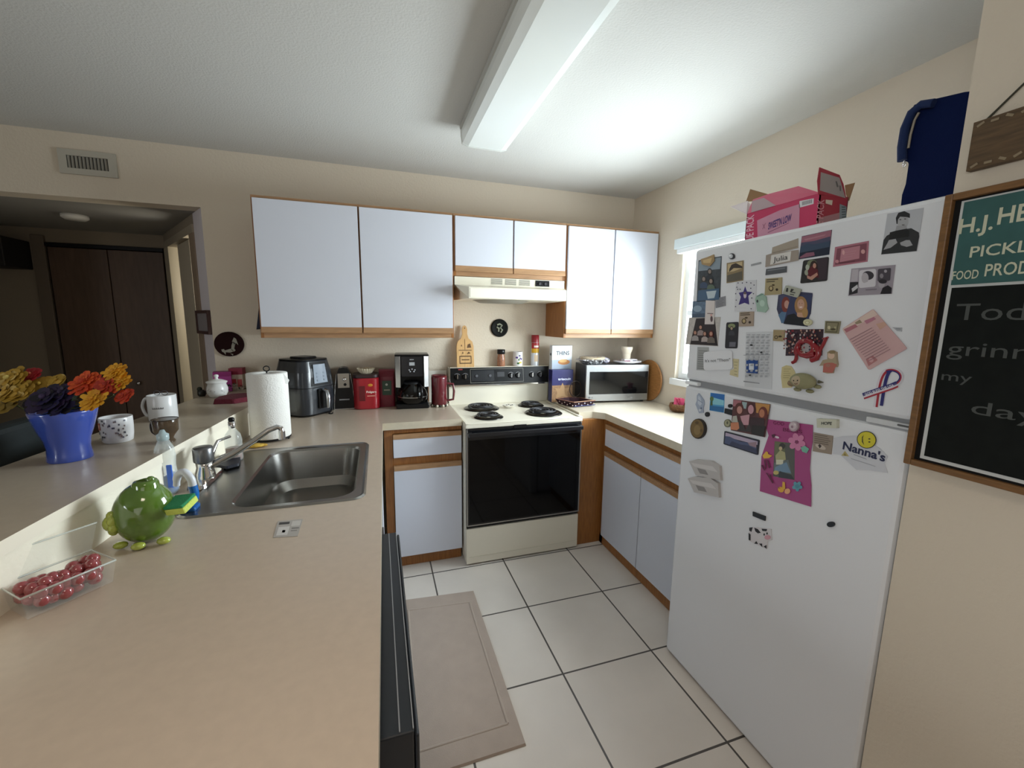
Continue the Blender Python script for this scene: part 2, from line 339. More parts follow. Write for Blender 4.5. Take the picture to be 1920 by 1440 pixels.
slab(cp, [(lx(hy0), hy0), (lx(YP), YP), (ex(YP), YP), (ex(hy0), hy0)], CT-.042, CT, COUNTER, COUNTE)
one('countertop', cp, 'long beige laminate countertop with the sink, running left of the stove', 'countertop')
c2 = MB(); slab(c2, [(.766, 0), (.766, -.60), (.865, -.60), (.925, -.66), (.925, -1.575), (XR-.002, -1.575), (XR-.002, 0)], CT-.042, CT, mat('cbbfab', .28, vary=(45, .035)), COUNTE)
one('countertop', c2, 'beige laminate countertop under the microwave, between stove and fridge', 'countertop')
# raised breakfast ledge: half wall + top
HWM = mat('f3ecd9', .8, bump=(110, .3, .003))
lb = MB(); slab(lb, [(lx(0)-.0, -.001), (lx(YP), YP), (fx(YP)+.12, YP), (fx(0)+.12, -.001)], 0, ZL-.03, HWM)
struct('wall_half', lb)
lt = MB(); slab(lt, [(lx(0)+.004, -.001), (lx(YP)+.004, YP), (fx(YP), YP), (fx(0), -.001)], ZL-.03, ZL, mat('b6a996', .3, vary=(45, .035)), mat('f0e8d6', .5))
one('bar_ledge', lt, 'raised beige breakfast bar ledge holding the flower pot and mugs', 'bar ledge')
# peninsula base cabinets below the counter, dishwasher between them
pb = thing('peninsula_cabinet', 'white base cabinet under the sink counter, mostly hidden below its edge', 'cabinet', (-.8, -1.2, 0), 'base cabinets')
MB().box((-.53, -1.715, .08), (-.478, -.6, .86), LAM).box((-1.02, -1.715, .08), (-.53, -1.70, .86), LAM).box((-.478, -1.715, .10), (-.468, -.66, .86), LAM).build('body', pb)
pb = thing('peninsula_cabinet', 'white base cabinet end under the near counter beyond the dishwasher', 'cabinet', (-.8, -2.9, 0), 'base cabinets')
MB().box((-1.05, YP+.01, .0), (-.50, -2.42, .86), LAM).build('body', pb)
dw = thing('dishwasher', 'black dishwasher under the sink counter with its door edge sticking out', 'dishwasher', (-.7, -2.08, 0))
dk = mat('1b1f25', .35)
MB().box((-1.02, -2.405, .05), (-.52, -1.73, .858), BLKM).build('tub', dw)
dd = MB(); dd.box((-.52, -2.40, .09), (-.432, -1.745, .853), dk); dd.box((-.431, -2.40, .09), (-.424, -1.745, .845), dk); dd.build('door', dw, bevel=.003)
MB().box((-.455, -2.395, .853), (-.453, -1.75, .8545), mat('8a8d90', .4)).box((-.434, -2.395, .852), (-.432, -1.75, .8545), mat('8a8d90', .4)).build('door_seam', dw)
MB().box((-.53, -2.402, .0), (-.50, -1.74, .09), BLKM).build('kick_plate', dw)
# ================================================================ STOVE
st = thing('range_stove', 'bisque electric coil stove with black oven door between the cabinets', 'stove', (.381, -.33, 0))
SX0, SX1 = .004, .762
MB().box((SX0+.002, -.64, .02), (SX1-.002, -.03, .875), mat('ddd6c4', .4)).box((SX0+.006, -.652, .246), (SX1-.006, -.63, .266), BLKM).build('body', st)
ck = MB(); ck.box((SX0, -.662, .872), (SX1, -.03, .895), BISQ)
ck.box((SX0, -.662, .895), (SX0+.018, -.09, .903), BISQ).box((SX1-.018, -.662, .895), (SX1, -.09, .903), BISQ).box((SX0, -.662, .895), (SX1, -.644, .901), BISQ)
ck.build('cooktop', st, bevel=.004)
def burner(x, y, r, lid=False):
    p = MB().lathe([(r*1.0, .012), (r*1.16, .008), (r*1.26, .002), (r*1.26, 0)][::-1], (x, y, .896), mat('3a3836', .25, 1), 36, False).lathe([(0, -.002), (r*.7, 0), (r, .012)], (x, y, .8965), BLK, 36, False).build('drip_pan', st)
    sp = []; 
    for k in range(110): a = k/110*2*math.pi*(3.6); rr = r*.2+(r*.75)*k/110; sp.append((x+rr*math.cos(a), y+rr*math.sin(a), .915))
    MB().tube(sp, .0042 if r < .09 else .005, mat('26262a', .45), 8).build('heating_coil', p)
burner(.205, -.225, .098); burner(.185, -.495, .075); burner(.575, -.215, .075); burner(.568, -.472, .100)
bg = MB(); prof = [(-.07, .895), (-.004, .895), (-.004, 1.168), (-.075, 1.168), (-.095, 1.045), (-.075, 1.035)]
bg.prism([(SX0, y, z) for y, z in prof], [(SX1, y, z) for y, z in prof], BISQ); bg.build('backguard', st, bevel=.003)
# control panel on the sloped face
def cpx(x, t, off=0):                 # x along stove, t 0..1 up the sloped face
    return Vector((x, -.0965+.0205*t-off*.986, 1.043+.124*t+off*.16))
pn = MB(); A = [cpx(SX0+.006, .02, .001), cpx(SX1-.006, .02, .001), cpx(SX1-.006, .98, .001), cpx(SX0+.006, .98, .001)]
pn.prism(A, [p+Vector((0, -.004, .0006)) for p in A], BLK)
for x0, x1 in ((.155, .157), (.555, .557)): pn.face([cpx(x0, .12, .0056), cpx(x1, .12, .0056), cpx(x1, .9, .0056), cpx(x0, .9, .0056)], mat('8a8880', .4))
for t0 in (.1, .88): pn.face([cpx(.155, t0, .0056), cpx(.557, t0, .0056), cpx(.557, t0+.02, .0056), cpx(.155, t0+.02, .0056)], mat('8a8880', .4))
pn.face([cpx(.165, .2, .0056), cpx(.33, .2, .0056), cpx(.33, .82, .0056), cpx(.165, .82, .0056)], mat('2c2e31', .2))
pn.face([cpx(.355, .42, .0056), cpx(.41, .42, .0056), cpx(.41, .7, .0056), cpx(.355, .7, .0056)], mat('38393c', .3))
pn.face([cpx(.07, .86, .0056), cpx(.10, .86, .0056), cpx(.10, .92, .0056), cpx(.07, .92, .0056)], mat('a04040', .3))
cpn = pn.build('control_panel', st)
MB().box((SX0, -.098, 1.036), (SX1, -.080, 1.044), CHROME).box((SX1-.006, -.099, 1.04), (SX1+.002, -.076, 1.172), CHROME).box((SX0-.001, -.099, 1.04), (SX0+.005, -.076, 1.172), CHROME).build('chrome_trim', cpn)
for x in (.06, .118, .46, .515, .625, .69):
    c = cpx(x, .48, .004); kn = MB().lathe([(.025, 0), (.025, .001)], c, mat('77777a', .4), 28, True, (0, -.99, .16)).lathe([(.021, .001), (.020, .012), (.016, .016)], c, BLK, 24, True, (0, -.99, .16)).build('knob', cpn)
    g = MB(); p = cpx(x, .48, .021); g.box((p.x-.003, p.y-.004, p.z-.015), (p.x+.003, p.y+.006, p.z+.015), mat('c9c9c9', .2, 1)); g.build('knob_grip', kn)
for x in (.20, .30):
    c = cpx(x, .5, .0056); MB().lathe([(.012, 0), (.009, .006)], c, mat('55565a', .3), 16, True, (0, -.99, .16)).build('clock_knob', cpn)
YO = -.663
od = MB().box((SX0+.004, YO, .262), (SX1-.004, -.64, .868), mat('17181b', .12)).box((SX0+.004, YO-.001, .262), (SX0+.012, -.65, .868), mat('a8a6a2', .3, 1)).box((SX1-.012, YO-.001, .262), (SX1-.004, -.65, .868), mat('a8a6a2', .3, 1)).box((SX0+.004, YO-.001, .262), (SX1-.004, -.65, .270), mat('a8a6a2', .3, 1)).build('oven_door', st, bevel=.002)
MB().box((SX0+.02, YO-.003, .28), (SX1-.02, YO, .80), mat('050506', .05, spec=.22)).build('oven_glass', od)
hh = MB(); hh.box((SX0+.01, YO-.036, .826), (SX1-.01, YO-.022, .852), mat('1c1c1f', .25)); hh.box((SX0+.012, YO-.03, .828), (SX0+.035, YO, .85), mat('8a8986', .3, 1)).box((SX1-.035, YO-.03, .828), (SX1-.012, YO, .85), mat('8a8986', .3, 1)); hh.build('handle', od, bevel=.004)
MB().box((.30, YO-.004, .858), (.38, YO+.01, .878), BLKM).build('door_latch', od)
MB().box((SX0+.004, -.655, .012), (SX1-.004, -.64, .240), mat('d9d2c0', .4)).box((SX0+.02, -.657, .055), (SX1-.02, -.654, .058), mat('c4bda9', .4)).build('storage_drawer', st, bevel=.003)
# ================================================================ FRIDGE
FX = .752; FY0, FY1, FT = -2.352, -1.572, 1.787
fr = thing('refrigerator', 'white top-freezer refrigerator covered with photos and magnets', 'refrigerator', (1.1, -1.96, 0))
MB().box((FX+.075, FY0+.005, .02), (XR-.03, FY1-.005, FT-.004), FRIDGE).box((FX+.02, FY0+.01, .005), (FX+.08, FY1-.01, .06), mat('a9aaab', .5)).build('body', fr, bevel=.004)
MB().box((FX+.066, FY0+.012, .03), (FX+.078, FY1-.012, FT-.012), mat('8b8c8d', .7)).build('gasket', fr)
MB().box((FX, FY0, 1.268), (FX+.066, FY1, FT), FRIDGE).build('freezer_door', fr, bevel=.012)
MB().box((FX, FY0, .012), (FX+.066, FY1, 1.243), FRIDGE).build('fridge_door', fr, bevel=.012)
MB().box((FX+.012, FY0+.008, 1.240), (FX+.06, FY1-.008, 1.270), mat('8f9092', .5)).build('door_gap_cover', fr)
MB().box((FX+.002, FY0-.001, 1.245), (FX+.04, FY0+.10, 1.259), mat('cfd0d1', .4)).box((FX+.000, FY0+.0, 1.251), (FX+.03, FY0+.03, 1.256), mat('5e5e5e', .4)).build('hinge_cover', fr, bevel=.002)
MB().box((FX-.006, FY1-.075, 1.248), (FX+.03, FY1-.004, 1.262), mat('f4f6f6', .3)).build('door_catch', fr, bevel=.003)
# ================================================================ CEILING LIGHT, VENT, RUG
lg = thing('ceiling_light', 'long unlit fluorescent ceiling light with a white wraparound diffuser', 'ceiling light', (.09, -1.4, ZC))
LY0, LY1 = -2.02, -.775
prof = [(-.035, ZC-.001), (-.035, 2.415), (-.03, 2.375), (.0, 2.366), (.17, 2.366), (.2, 2.375), (.205, 2.415), (.205, ZC-.001)]
MB().prism([(x, LY1-.004, z) for x, z in prof], [(x, LY0+.004, z) for x, z in prof], mat('eef2ee', .22, sss=.3)).build('diffuser', lg)
prof2 = [(-.038, ZC-.001), (-.038, 2.412), (-.032, 2.372), (.0, 2.363), (.17, 2.363), (.202, 2.372), (.208, 2.412), (.208, ZC-.001)]
for y0, y1 in ((LY1-.004, LY1+.004), (LY0-.004, LY0+.004)): MB().prism([(x, y1, z) for x, z in prof2], [(x, y0, z) for x, z in prof2], mat('e2e4df', .4)).build('end_cap', lg)
MB().box((-.042, LY0, 2.44), (-.034, LY1, ZC-.001), mat('c5c5be', .5)).box((.204, LY0, 2.44), (.212, LY1, ZC-.001), mat('c5c5be', .5)).build('housing_edge', lg)
a = at('y', -.01, 106, 277); b = at('y', -.01, 221, 334); vt = thing('air_vent', 'white wall air vent above the hallway opening, near the ceiling', 'vent', ((a.x+b.x)/2, -.01, b.z))
x0, x1, z0, z1 = a.x, b.x, b.z, a.z
vm = mat('b7b2a4', .5)
MB().box((x0, -.012, z0+.03), (x0+.035, -.001, z1-.03), vm).box((x1-.035, -.012, z0+.03), (x1, -.001, z1-.03), vm).box((x0, -.012, z0), (x1, -.001, z0+.03), vm).box((x0, -.012, z1-.03), (x1, -.001, z1), vm).build('frame', vt)
MB().box((x0+.03, -.004, z0+.025), (x1-.03, -.001, z1-.025), BLKM).build('backing', vt)
n = 11
for k in range(n):
    x = x0+.045+(x1-x0-.09)*k/(n-1); MB().add([(x-.006, -.010, z0+.028), (x+.003, -.004, z0+.028), (x+.003, -.004, z1-.028), (x-.006, -.010, z1-.028)], [(0, 1, 2, 3)], mat('8f8a7e', .5)).build('slat', vt)
rg = thing('floor_mat', 'beige kitchen mat with a raised border lying beside the sink cabinets', 'rug', (-.19, -1.35, 0))
rm = mat('a8998d', .95, bump=(420, .5, .002), vary=(14, .04)); rm2 = mat('ab9d91', .95, bump=(420, .4, .002))
P = [Vector((-.005, -.905, 0)), Vector((-.40, -.872, 0)), Vector((-.425, -1.80, 0)), Vector((-.012, -1.795, 0))]
def inset(P, d):
    c = sum(P, Vector())/4; return [p+(c-p).normalized()*d for p in P]
MB().prism([p+Vector((0, 0, .001)) for p in P], [p+Vector((0, 0, .009)) for p in inset(P, .004)], rm).build('pile', rg)
Q = inset(P, .10); bd = MB()
for i in range(4): bd.tube([Q[i]+Vector((0, 0, .0065)), Q[(i+1) % 4]+Vector((0, 0, .0065))], .0065, rm2, 8)
bd.build('raised_border', rg)
# ================================================================ SINK + FAUCET
sk = thing('kitchen_sink', 'stainless steel single-bowl sink set in the long counter', 'sink', ((SK[0]+SK[2])/2, (SK[1]+SK[3])/2, CT))
bx0, by0, bx1, by1 = SK[0]+.125, SK[1]+.035, SK[2]-.035, SK[3]-.035
def ring(mb, A, B, m, sm=True):
    n = len(A); return mb.add(A+B, [(i, (i+1) % n, n+(i+1) % n, n+i) for i in range(n)], m, sm)
NQ = 8
R = lambda a, b, c, d, r, z: [(x, y, z) for x, y in rrect(a, b, c, d, r, NQ)]
s0 = R(SK[0], SK[1], SK[2], SK[3], .045, CT+.0005); s1 = R(SK[0]+.006, SK[1]+.006, SK[2]-.006, SK[3]-.006, .04, CT+.006)
s1b = R(SK[0]+.014, SK[1]+.014, SK[2]-.014, SK[3]-.014, .036, CT+.003)
s2 = R(bx0, by0, bx1, by1, .07, CT+.002); s2b = R(bx0+.006, by0+.006, bx1-.006, by1-.006, .07, CT-.006)
s3 = R(bx0+.02, by0+.02, bx1-.02, by1-.02, .075, CT-.13); s4 = R(bx0+.045, by0+.045, bx1-.045, by1-.045, .07, CT-.165); s5 = R(bx0+.15, by0+.2, bx1-.12, by1-.2, .04, CT-.172)
rm_ = MB(); ring(rm_, s0, s1, STEEL); ring(rm_, s1, s1b, STEEL); ring(rm_, s1b, s2, STEEL, False); rm_.build('rim', sk)
bw_ = MB(); ring(bw_, s2, s2b, STEEL); ring(bw_, s2b, s3, STEEL); ring(bw_, s3, s4, STEEL); ring(bw_, s4, s5, STEEL); bw_.face(s5, STEEL); bl_ = bw_.build('bowl', sk)
MB().lathe([(.0, -.004), (.03, -.003), (.042, .002), (.045, 0)], ((bx0+bx1)/2, (by0+by1)/2, CT-.171), CHROME, 24).build('drain', sk)
fp = at('z', CT+.006, 386, 900); fc = thing('faucet', 'chrome single-lever faucet with a long angled spout over the sink', 'faucet', fp)
b = MB(); b.M = RZ(fp, 0)
b.prism([(x, y, 0) for x, y in rrect(-.03, -.10, .03, .10, .028)], [(x*.9, y*.96, .012) for x, y in rrect(-.03, -.10, .03, .10, .028)], CHROME); b.build('base_plate', fc)
htop = zat(fp, 838)-fp.z
MB().lathe([(.032, .01), (.030, .03), (.024, .05), (.026, htop*.58), (.0, htop*.58)], fp, CHROME, 28).lathe([(.030, htop*.58), (.031, htop*.62), (.031, htop*.96), (.028, htop), (0, htop)], fp, mat('77787a', .3, .8), 28).build('body', fc)
zs = fp.z+htop*.42; S0 = Vector((fp.x+.02, fp.y+.01, zs))
S1 = at('y', fp.y+.09, 520, 806)
d = S1-S0; pts = [S0, S0+d*.3+Vector((0, 0, -.002)), S0+d*.62+Vector((0, 0, .006)), S0+d*.85+Vector((0, 0, .016)), S1+Vector((0, 0, .012)), S1+Vector((.012, .001, .006)), S1+Vector((.014, .001, -.008))]
MB().tube(pts, [.013, .012, .0105, .010, .010, .010, .010], CHROME, 14).build('spout', fc)
MB().cyl(S1+Vector((.014, .001, -.038)), .0125, .032, CHROME, 18).build('aerator', fc)
ltop = fp.z+htop*.62; L0 = Vector((fp.x+.012, fp.y+.02, ltop)); L1 = at('y', fp.y+.07, 408, 827); L2 = at('y', fp.y+.10, 432, 818)
MB().tube([L0, L1, L2], [.009, .0055, .005], CHROME, 10).build('lever', fc)
# ================================================================ THINGS ON THE FRIDGE DOORS
CR = {'A': (1260, 300, 3.6923), 'B': (1260, 660, 3.6923), 'E': (1280, 450, 4.965), 'F': (1460, 380, 6.26), 'G': (1440, 580, 6.0), 'H': (1280, 730, 9.6), 'I': (1410, 750, 6.6207), 'J': (1370, 290, 7.58), 'K': (1640, 100, 1.7143)}
def pxx(cs, u, v): a = CR[cs]; return a[0]+u/a[2], a[1]+v/a[2]
def fpt(cs, u, v, off=0):
    p = at('x', FX, *pxx(cs, u, v)); p.x = FX-off; return p
def ell(cx, cy, rx, ry, n=20, a0=0): return [(cx+rx*math.cos(2*math.pi*i/n)*math.cos(a0)-ry*math.sin(2*math.pi*i/n)*math.sin(a0), cy+rx*math.cos(2*math.pi*i/n)*math.sin(a0)+ry*math.sin(2*math.pi*i/n)*math.cos(a0)) for i in range(n)]
def E_(*a, **k): return ell(*a, **k)
def card(name, label, cat, cs, outline, base, patches=(), texts=(), lift=.0004, th=.0008, rough=.4, group=None, grain=None):
    mb = MB(); o = lift; bot = [fpt(cs, u, v, o) for u, v in outline]; top = [fpt(cs, u, v, o+th) for u, v in outline]
    bm = mat(base, rough, vary=grain) if grain else mat(base, rough)
    mb.prism(bot[::-1], top[::-1], bm); k = 0
    for pt in patches:
        k += 1; mb.face([fpt(cs, u, v, o+th+.00012*k) for u, v in pt[1]][::-1], mat(pt[0], rough) if isinstance(pt[0], str) else pt[0])
    for t in texts:
        s, (u0, v0), (u1, v1), h, col = t[:5]; k += 1
        a = fpt(cs, u0, v0, o+th+.0008); b = fpt(cs, u1, v1, o+th+.0008); hh = (fpt(cs, u0, v0-h)-fpt(cs, u0, v0)).length
        r = b-a; up = Vector((-1, 0, 0)).cross(r).normalized()*hh
        mb.text(s, a, r, up, mat(col, .5), t[5] if len(t) > 5 else 0)
    return one(name, mb, label, cat, group)
def rr(q, n=4, f=.08):                # rounded corners on a four-sided outline
    out = []
    for i in range(4):
        p = Vector(q[i]); a = Vector(q[i-1]); b = Vector(q[(i+1) % 4]); A = p+(a-p)*f; B = p+(b-p)*f
        for k in range(n+1): t = k/n; w0 = (1-t)**2; w1 = 2*t*(1-t); w2 = t*t; out.append(tuple(A*w0+p*w1+B*w2))
    return out
def lines(q, n, col, x0=.1, x1=.9, y0=.15, y1=.9, w=.035, rag=True):     # rows of small printed lines inside a quad
    out = []; q = [Vector(p) for p in q]
    f = lambda s, t: tuple((q[0]*(1-s)+q[1]*s)*(1-t)+(q[3]*(1-s)+q[2]*s)*t)
    for i in range(n):
        t = y0+(y1-y0)*i/max(1, n-1); e = x1-(random.random()*.25 if rag else 0)
        out.append((col, [f(x0, t), f(e, t), f(e, t+w), f(x0, t+w)]))
    return out
def person_(cx, cy, s, hair, skin, top, long=True):        # small printed head and shoulders
    out = []
    if long: out.append((hair, E_(cx, cy+s*.25, s*.62, s*1.0)))
    out.append((top, [(cx-s*1.1, cy+s*2.6), (cx-s*.95, cy+s*1.4), (cx-s*.3, cy+s*.95), (cx+s*.3, cy+s*.95), (cx+s*.95, cy+s*1.4), (cx+s*1.1, cy+s*2.6)]))
    out.append((hair, E_(cx, cy-s*.12, s*.55, s*.62))); out.append((skin, E_(cx, cy+s*.1, s*.40, s*.55))); return out
SK1 = 'b98a74'
PH = 'printed photo'
# --- freezer door, left column
card('magnet', 'round black-and-white button magnet near the top left of the freezer door', 'magnet', 'E', E_(463, 152, 27, 28), '33353a', [('c9ccd0', E_(456, 150, 20, 21)), ('f2f4f5', E_(450, 146, 9, 9))], th=.004)
card('photo', 'tall dark group photo in the top left corner of the freezer door', 'photo', 'E', [(150, 190), (365, 150), (350, 560), (132, 575)], '3d4347',
     [('8a98a2', [(155, 200), (360, 160), (350, 270), (150, 290)])]+person_(255, 290, 36, '2a2826', '8f7f74', '2c3036')+person_(200, 360, 34, '3a322e', '96867c', '3c4c66')+person_(268, 380, 36, '2a2220', '9c8a7c', '5b6a58')+[('46627e', [(150, 470), (345, 450), (345, 555), (140, 568)]), ('b9c6cc', [(225, 480), (320, 470), (300, 540), (240, 548)])], grain=(60, .3))
card('photo_clip', 'tan wooden clip pinned over the top of the dark group photo', 'magnet', 'E', [(178, 180), (240, 160), (300, 135), (305, 195), (262, 245), (190, 228)], 'a68a5e', [('c9ad7c', [(200, 190), (285, 165), (270, 215), (205, 215)])], lift=.003, th=.003)
card('photo', 'small brown landscape photo magnet right of the tall group photo', 'photo', 'E', [(415, 215), (570, 190), (565, 378), (412, 402)], '8d7a58',
     [('c3ae84', [(425, 225), (560, 202), (558, 262), (480, 292), (424, 300)]), ('3a2f26', [(460, 230), (500, 215), (560, 245), (562, 262), (480, 262), (436, 300), (440, 270)]), ('5e584a', [(420, 330), (560, 290), (560, 370), (418, 392)])], th=.002)
card('photo', 'blue hazy photo below the tall group photo at the freezer door left edge', 'photo', 'E', [(98, 570), (222, 570), (215, 722), (88, 722)], '5d7288', [('8fa3b4', E_(140, 640, 40, 30)), ('46586c', [(92, 690), (215, 680), (214, 720), (90, 720)])], grain=(80, .25))
card('paper_note', 'narrow white card with a small dark figure, hung over the seated group photo', 'note', 'E', [(222, 562), (305, 565), (298, 785), (210, 785)], 'd6cdc8', [('7c6a66', [(235, 680), (290, 682), (290, 690), (235, 688)]), ('5a4648', E_(275, 735, 12, 28)), ('d8a8a0', E_(272, 700, 10, 10))], lift=.0022)
card('magnet', 'small grey square magnet with tiny print right of the hung white card', 'magnet', 'E', [(308, 545), (400, 522), (402, 612), (312, 634)], '8e8e92', lines([(308, 545), (400, 522), (402, 612), (312, 634)], 6, '5c5c62'), th=.002)
card('photo', 'photo of a seated group with white borders, left edge of the freezer door', 'photo', 'E', [(62, 722), (355, 716), (328, 990), (28, 972)], 'bdb7b0',
     [('2c2528', [(128, 730), (300, 722), (330, 985), (72, 970)])]+person_(170, 810, 30, '33201c', SK1, '9a8a86')+person_(120, 860, 30, '3c2824', SK1, 'a09a98')+person_(210, 870, 30, '402824', SK1, 'b0a49e')+person_(270, 870, 34, '5c1f1c', SK1, '6e655c'), grain=(70, .12))
card('photo', 'narrow dark photo strip of a person playing, under the kitten card', 'photo', 'E', rr([(410, 768), (524, 762), (512, 1010), (396, 1008)], f=.1), '26262c',
     [('8a9468', E_(460, 800, 34, 22))]+person_(460, 820, 26, '3a3026', 'b09a80', '3c3e44', False)+[('6a6a74', [(440, 950), (500, 950), (496, 995), (438, 995)])], th=.0015)
card('paper_note', 'grey list taped at the lower left of the freezer door, behind the white word magnet', 'note', 'E', [(140, 995), (245, 998), (240, 1215), (130, 1210)], 'a7a8a6', lines([(140, 995), (245, 998), (240, 1215), (130, 1210)], 9, '7e807f'))
card('paper_note', 'small yellow note peeking out right of the white word magnet', 'note', 'E', [(470, 1105), (525, 1110), (518, 1278), (440, 1255), (445, 1215), (478, 1200)], 'd3c79c', lines([(475, 1110), (525, 1112), (518, 1270), (480, 1260)], 5, '9c9370'))
card('word_magnet', 'white rounded magnet reading It\'s not "Them"', 'magnet', 'E', rr([(202, 1042), (470, 1025), (472, 1205), (205, 1215)], f=.14), 'e4e4e6', [], [('It\'s not "Them"', (220, 1138), (455, 1128), 26, '2a2a2e')], lift=.003, th=.002)
card('star_card', 'white card with a purple star and a small portrait inside it', 'card', 'E', [(500, 378), (690, 372), (680, 665), (485, 662)], 'd3d3d6',
     [('3a2c74', [(585, 430), (603, 480), (655, 485), (615, 520), (624, 602), (580, 585), (524, 605), (545, 530), (525, 492), (568, 482)]), ('cfc4c8', E_(584, 515, 14, 28)), ('6a5a50', E_(584, 495, 12, 12))]+[('4a4a58', E_(x, y, 6, 6, 6)) for x, y in [(520, 400), (560, 400), (600, 395), (640, 400), (670, 420), (510, 440), (540, 460), (640, 450), (500, 500), (665, 500), (505, 560), (650, 540), (500, 620), (665, 590), (645, 640), (520, 460)]]+lines([(520, 630), (640, 630), (640, 650), (520, 650)], 1, '8a8a90'), th=.0012)
card('magnet', 'pale green floral cutout magnet between the star card and the square paw magnet', 'magnet', 'E', [(690, 530), (740, 495), (785, 530), (790, 590), (805, 640), (775, 675), (700, 665), (695, 600), (682, 560)], '9db8a6', [('3f4a4a', E_(705, 570, 9, 14)), ('b8d0c0', E_(750, 590, 24, 30)), ('6a8a80', [(700, 520), (765, 498), (760, 508), (702, 530)])], th=.004)
for q, lab in (([(778, 360), (930, 348), (925, 505), (770, 515)], 'larger square tan magnet with dark writing above the pale green cutout'), ([(535, 672), (668, 665), (662, 802), (528, 806)], 'square tan magnet with two small figures below the star card')):
    cx = sum(p[0] for p in q)/4; cy = sum(p[1] for p in q)/4
    card('magnet', lab, 'magnet', 'E', q, 'a89a74' if cx > 700 else 'ac9a88', lines(q, 2, '3a3020', .08, .8, .06, .18, .05)+[('4a3c24', E_(cx-20, cy+20, 22, 26)), ('b8a478', E_(cx-20, cy+18, 14, 17)), ('3c3020', E_(cx+35, cy+30, 12, 12)), ('4a3c24', E_(cx+2, cy-12, 14, 8))], th=.003)
card('calendar_sheet', 'long white printed calendar sheet hanging on the lower freezer door', 'calendar', 'E', [(592, 858), (848, 852), (830, 1392), (578, 1365)], 'd0d1d3',
     [('8c8e92', [(600+c*46, 880+r*52), (634+c*46, 878+r*52), (634+c*46, 882+r*52), (600+c*46, 884+r*52)]) for r in range(8) for c in range(5)]+[('a9abaf', [(604+c*46, 895+r*52), (628+c*46, 893+r*52), (628+c*46, 912+r*52), (604+c*46, 914+r*52)]) for r in range(8) for c in range(5)]+
     [('2a2c30', E_(662, 978, 14, 9)), ('2a2c30', E_(755, 1046, 12, 8)), ('34363a', E_(650, 1258, 12, 8)), ('77797e', [(590, 1070), (840, 1065), (840, 1069), (590, 1074)]), ('8a8c90', [(590, 1310), (740, 1330), (740, 1338), (590, 1320)])])
card('magnet', 'blue square frame magnet with a white centre on the calendar sheet', 'magnet', 'E', [(602, 1115), (708, 1118), (704, 1242), (602, 1235)], '234a8e', [('d9dde4', [(628, 1150), (676, 1150), (674, 1210), (628, 1208)])], lift=.0022, th=.003)
card('magnet', 'small tan square magnet with a curled mark, left of the crowd photo', 'magnet', 'E', [(852, 836), (958, 838), (948, 945), (846, 938)], 'a4916c', [('3e3322', E_(878, 905, 18, 16)), ('a4916c', E_(878, 905, 11, 9)), ('3e3322', E_(915, 898, 17, 9))], th=.003)
# --- freezer door, middle
card('paper_note', 'blank tan paper stuck above the name tag', 'note', 'A', [(697, 605), (875, 542), (876, 610), (690, 652)], 'a69a8a', [('8e8274', [(700, 640), (872, 596), (872, 602), (698, 648)])])
card('name_tag', 'tan paper name tag reading Julia', 'name tag', 'A', [(655, 660), (690, 648), (880, 622), (880, 695), (650, 742)], 'a09488', [('d8d4ce', [(692, 660), (830, 632), (822, 698), (684, 726)])], [('Julia', (706, 708), (806, 688), 34, '3c3a3a', .004)], lift=.002)
card('magnet', 'thin dark grey label strip magnet below the name tag', 'magnet', 'A', [(655, 755), (798, 735), (795, 778), (650, 798)], '55585c', [('7c8084', [(665, 762), (788, 745), (787, 752), (665, 770)])], th=.002)
card('magnet', 'tiny faint grey word strip beside the brown landscape photo', 'magnet', 'A', [(548, 722), (618, 705), (620, 718), (548, 736)], '9fa0a2', th=.0006)
card('photo', 'sunset lake photo with pink sky at the top of the freezer door', 'photo', 'F', [(275, 395), (628, 318), (595, 610), (240, 665)], '2c3448',
     [('9c6474', [(278, 400), (624, 322), (612, 440), (262, 500)]), ('b07c86', [(300, 430), (560, 370), (540, 390), (320, 445)]), ('4c4a62', [(270, 470), (420, 450), (612, 395), (606, 460), (262, 520)]), ('3a4a60', [(262, 520), (340, 480), (420, 490), (606, 450), (600, 540), (256, 590)]), ('1f2638', [(256, 590), (600, 520), (596, 605), (244, 655)]), ('8a5a6c', [(250, 640), (330, 590), (420, 580), (430, 620), (260, 655)])], grain=(50, .15))
card('photo', 'dark photo magnet of a person in a red top, below the sunset photo', 'photo', 'F', rr([(295, 680), (594, 635), (572, 918), (258, 950)], f=.07), '2c2a2a',
     [('7c8468', E_(400, 720, 60, 50)), ('3c3038', [(450, 670), (585, 645), (570, 900), (470, 910)]), ('aeb4a2', E_(345, 760, 22, 34)), ('9aa08c', E_(335, 820, 24, 34)), ('2e1c18', E_(420, 760, 46, 80)), ('5c1c24', [(350, 800), (400, 740), (470, 790), (480, 880), (360, 880)]), ('bb8c7a', E_(430, 740, 20, 30)), ('b88a78', [(340, 850), (380, 870), (460, 820), (470, 850), (400, 910), (345, 890)])], th=.002)
card('ticket_card', 'pink patterned banknote-like card right of the sunset photo', 'card', 'F', [(665, 522), (1062, 448), (1045, 692), (640, 755)], 'ad6f7c',
     [('7e4a56', [(690, 540), (1040, 475), (1028, 680), (665, 730)]), ('b9808a', [(740, 545), (960, 505), (950, 655), (720, 700)]), ('d9a8a8', E_(765, 585, 14, 28)), ('d2a09c', E_(995, 575, 24, 26)), ('c78a90', E_(690, 690, 22, 20)), ('6e3c48', [(710, 700), (900, 680), (900, 695), (720, 716)])]+lines([(760, 580), (940, 548), (930, 620), (750, 655)], 3, 'c99aa2'))
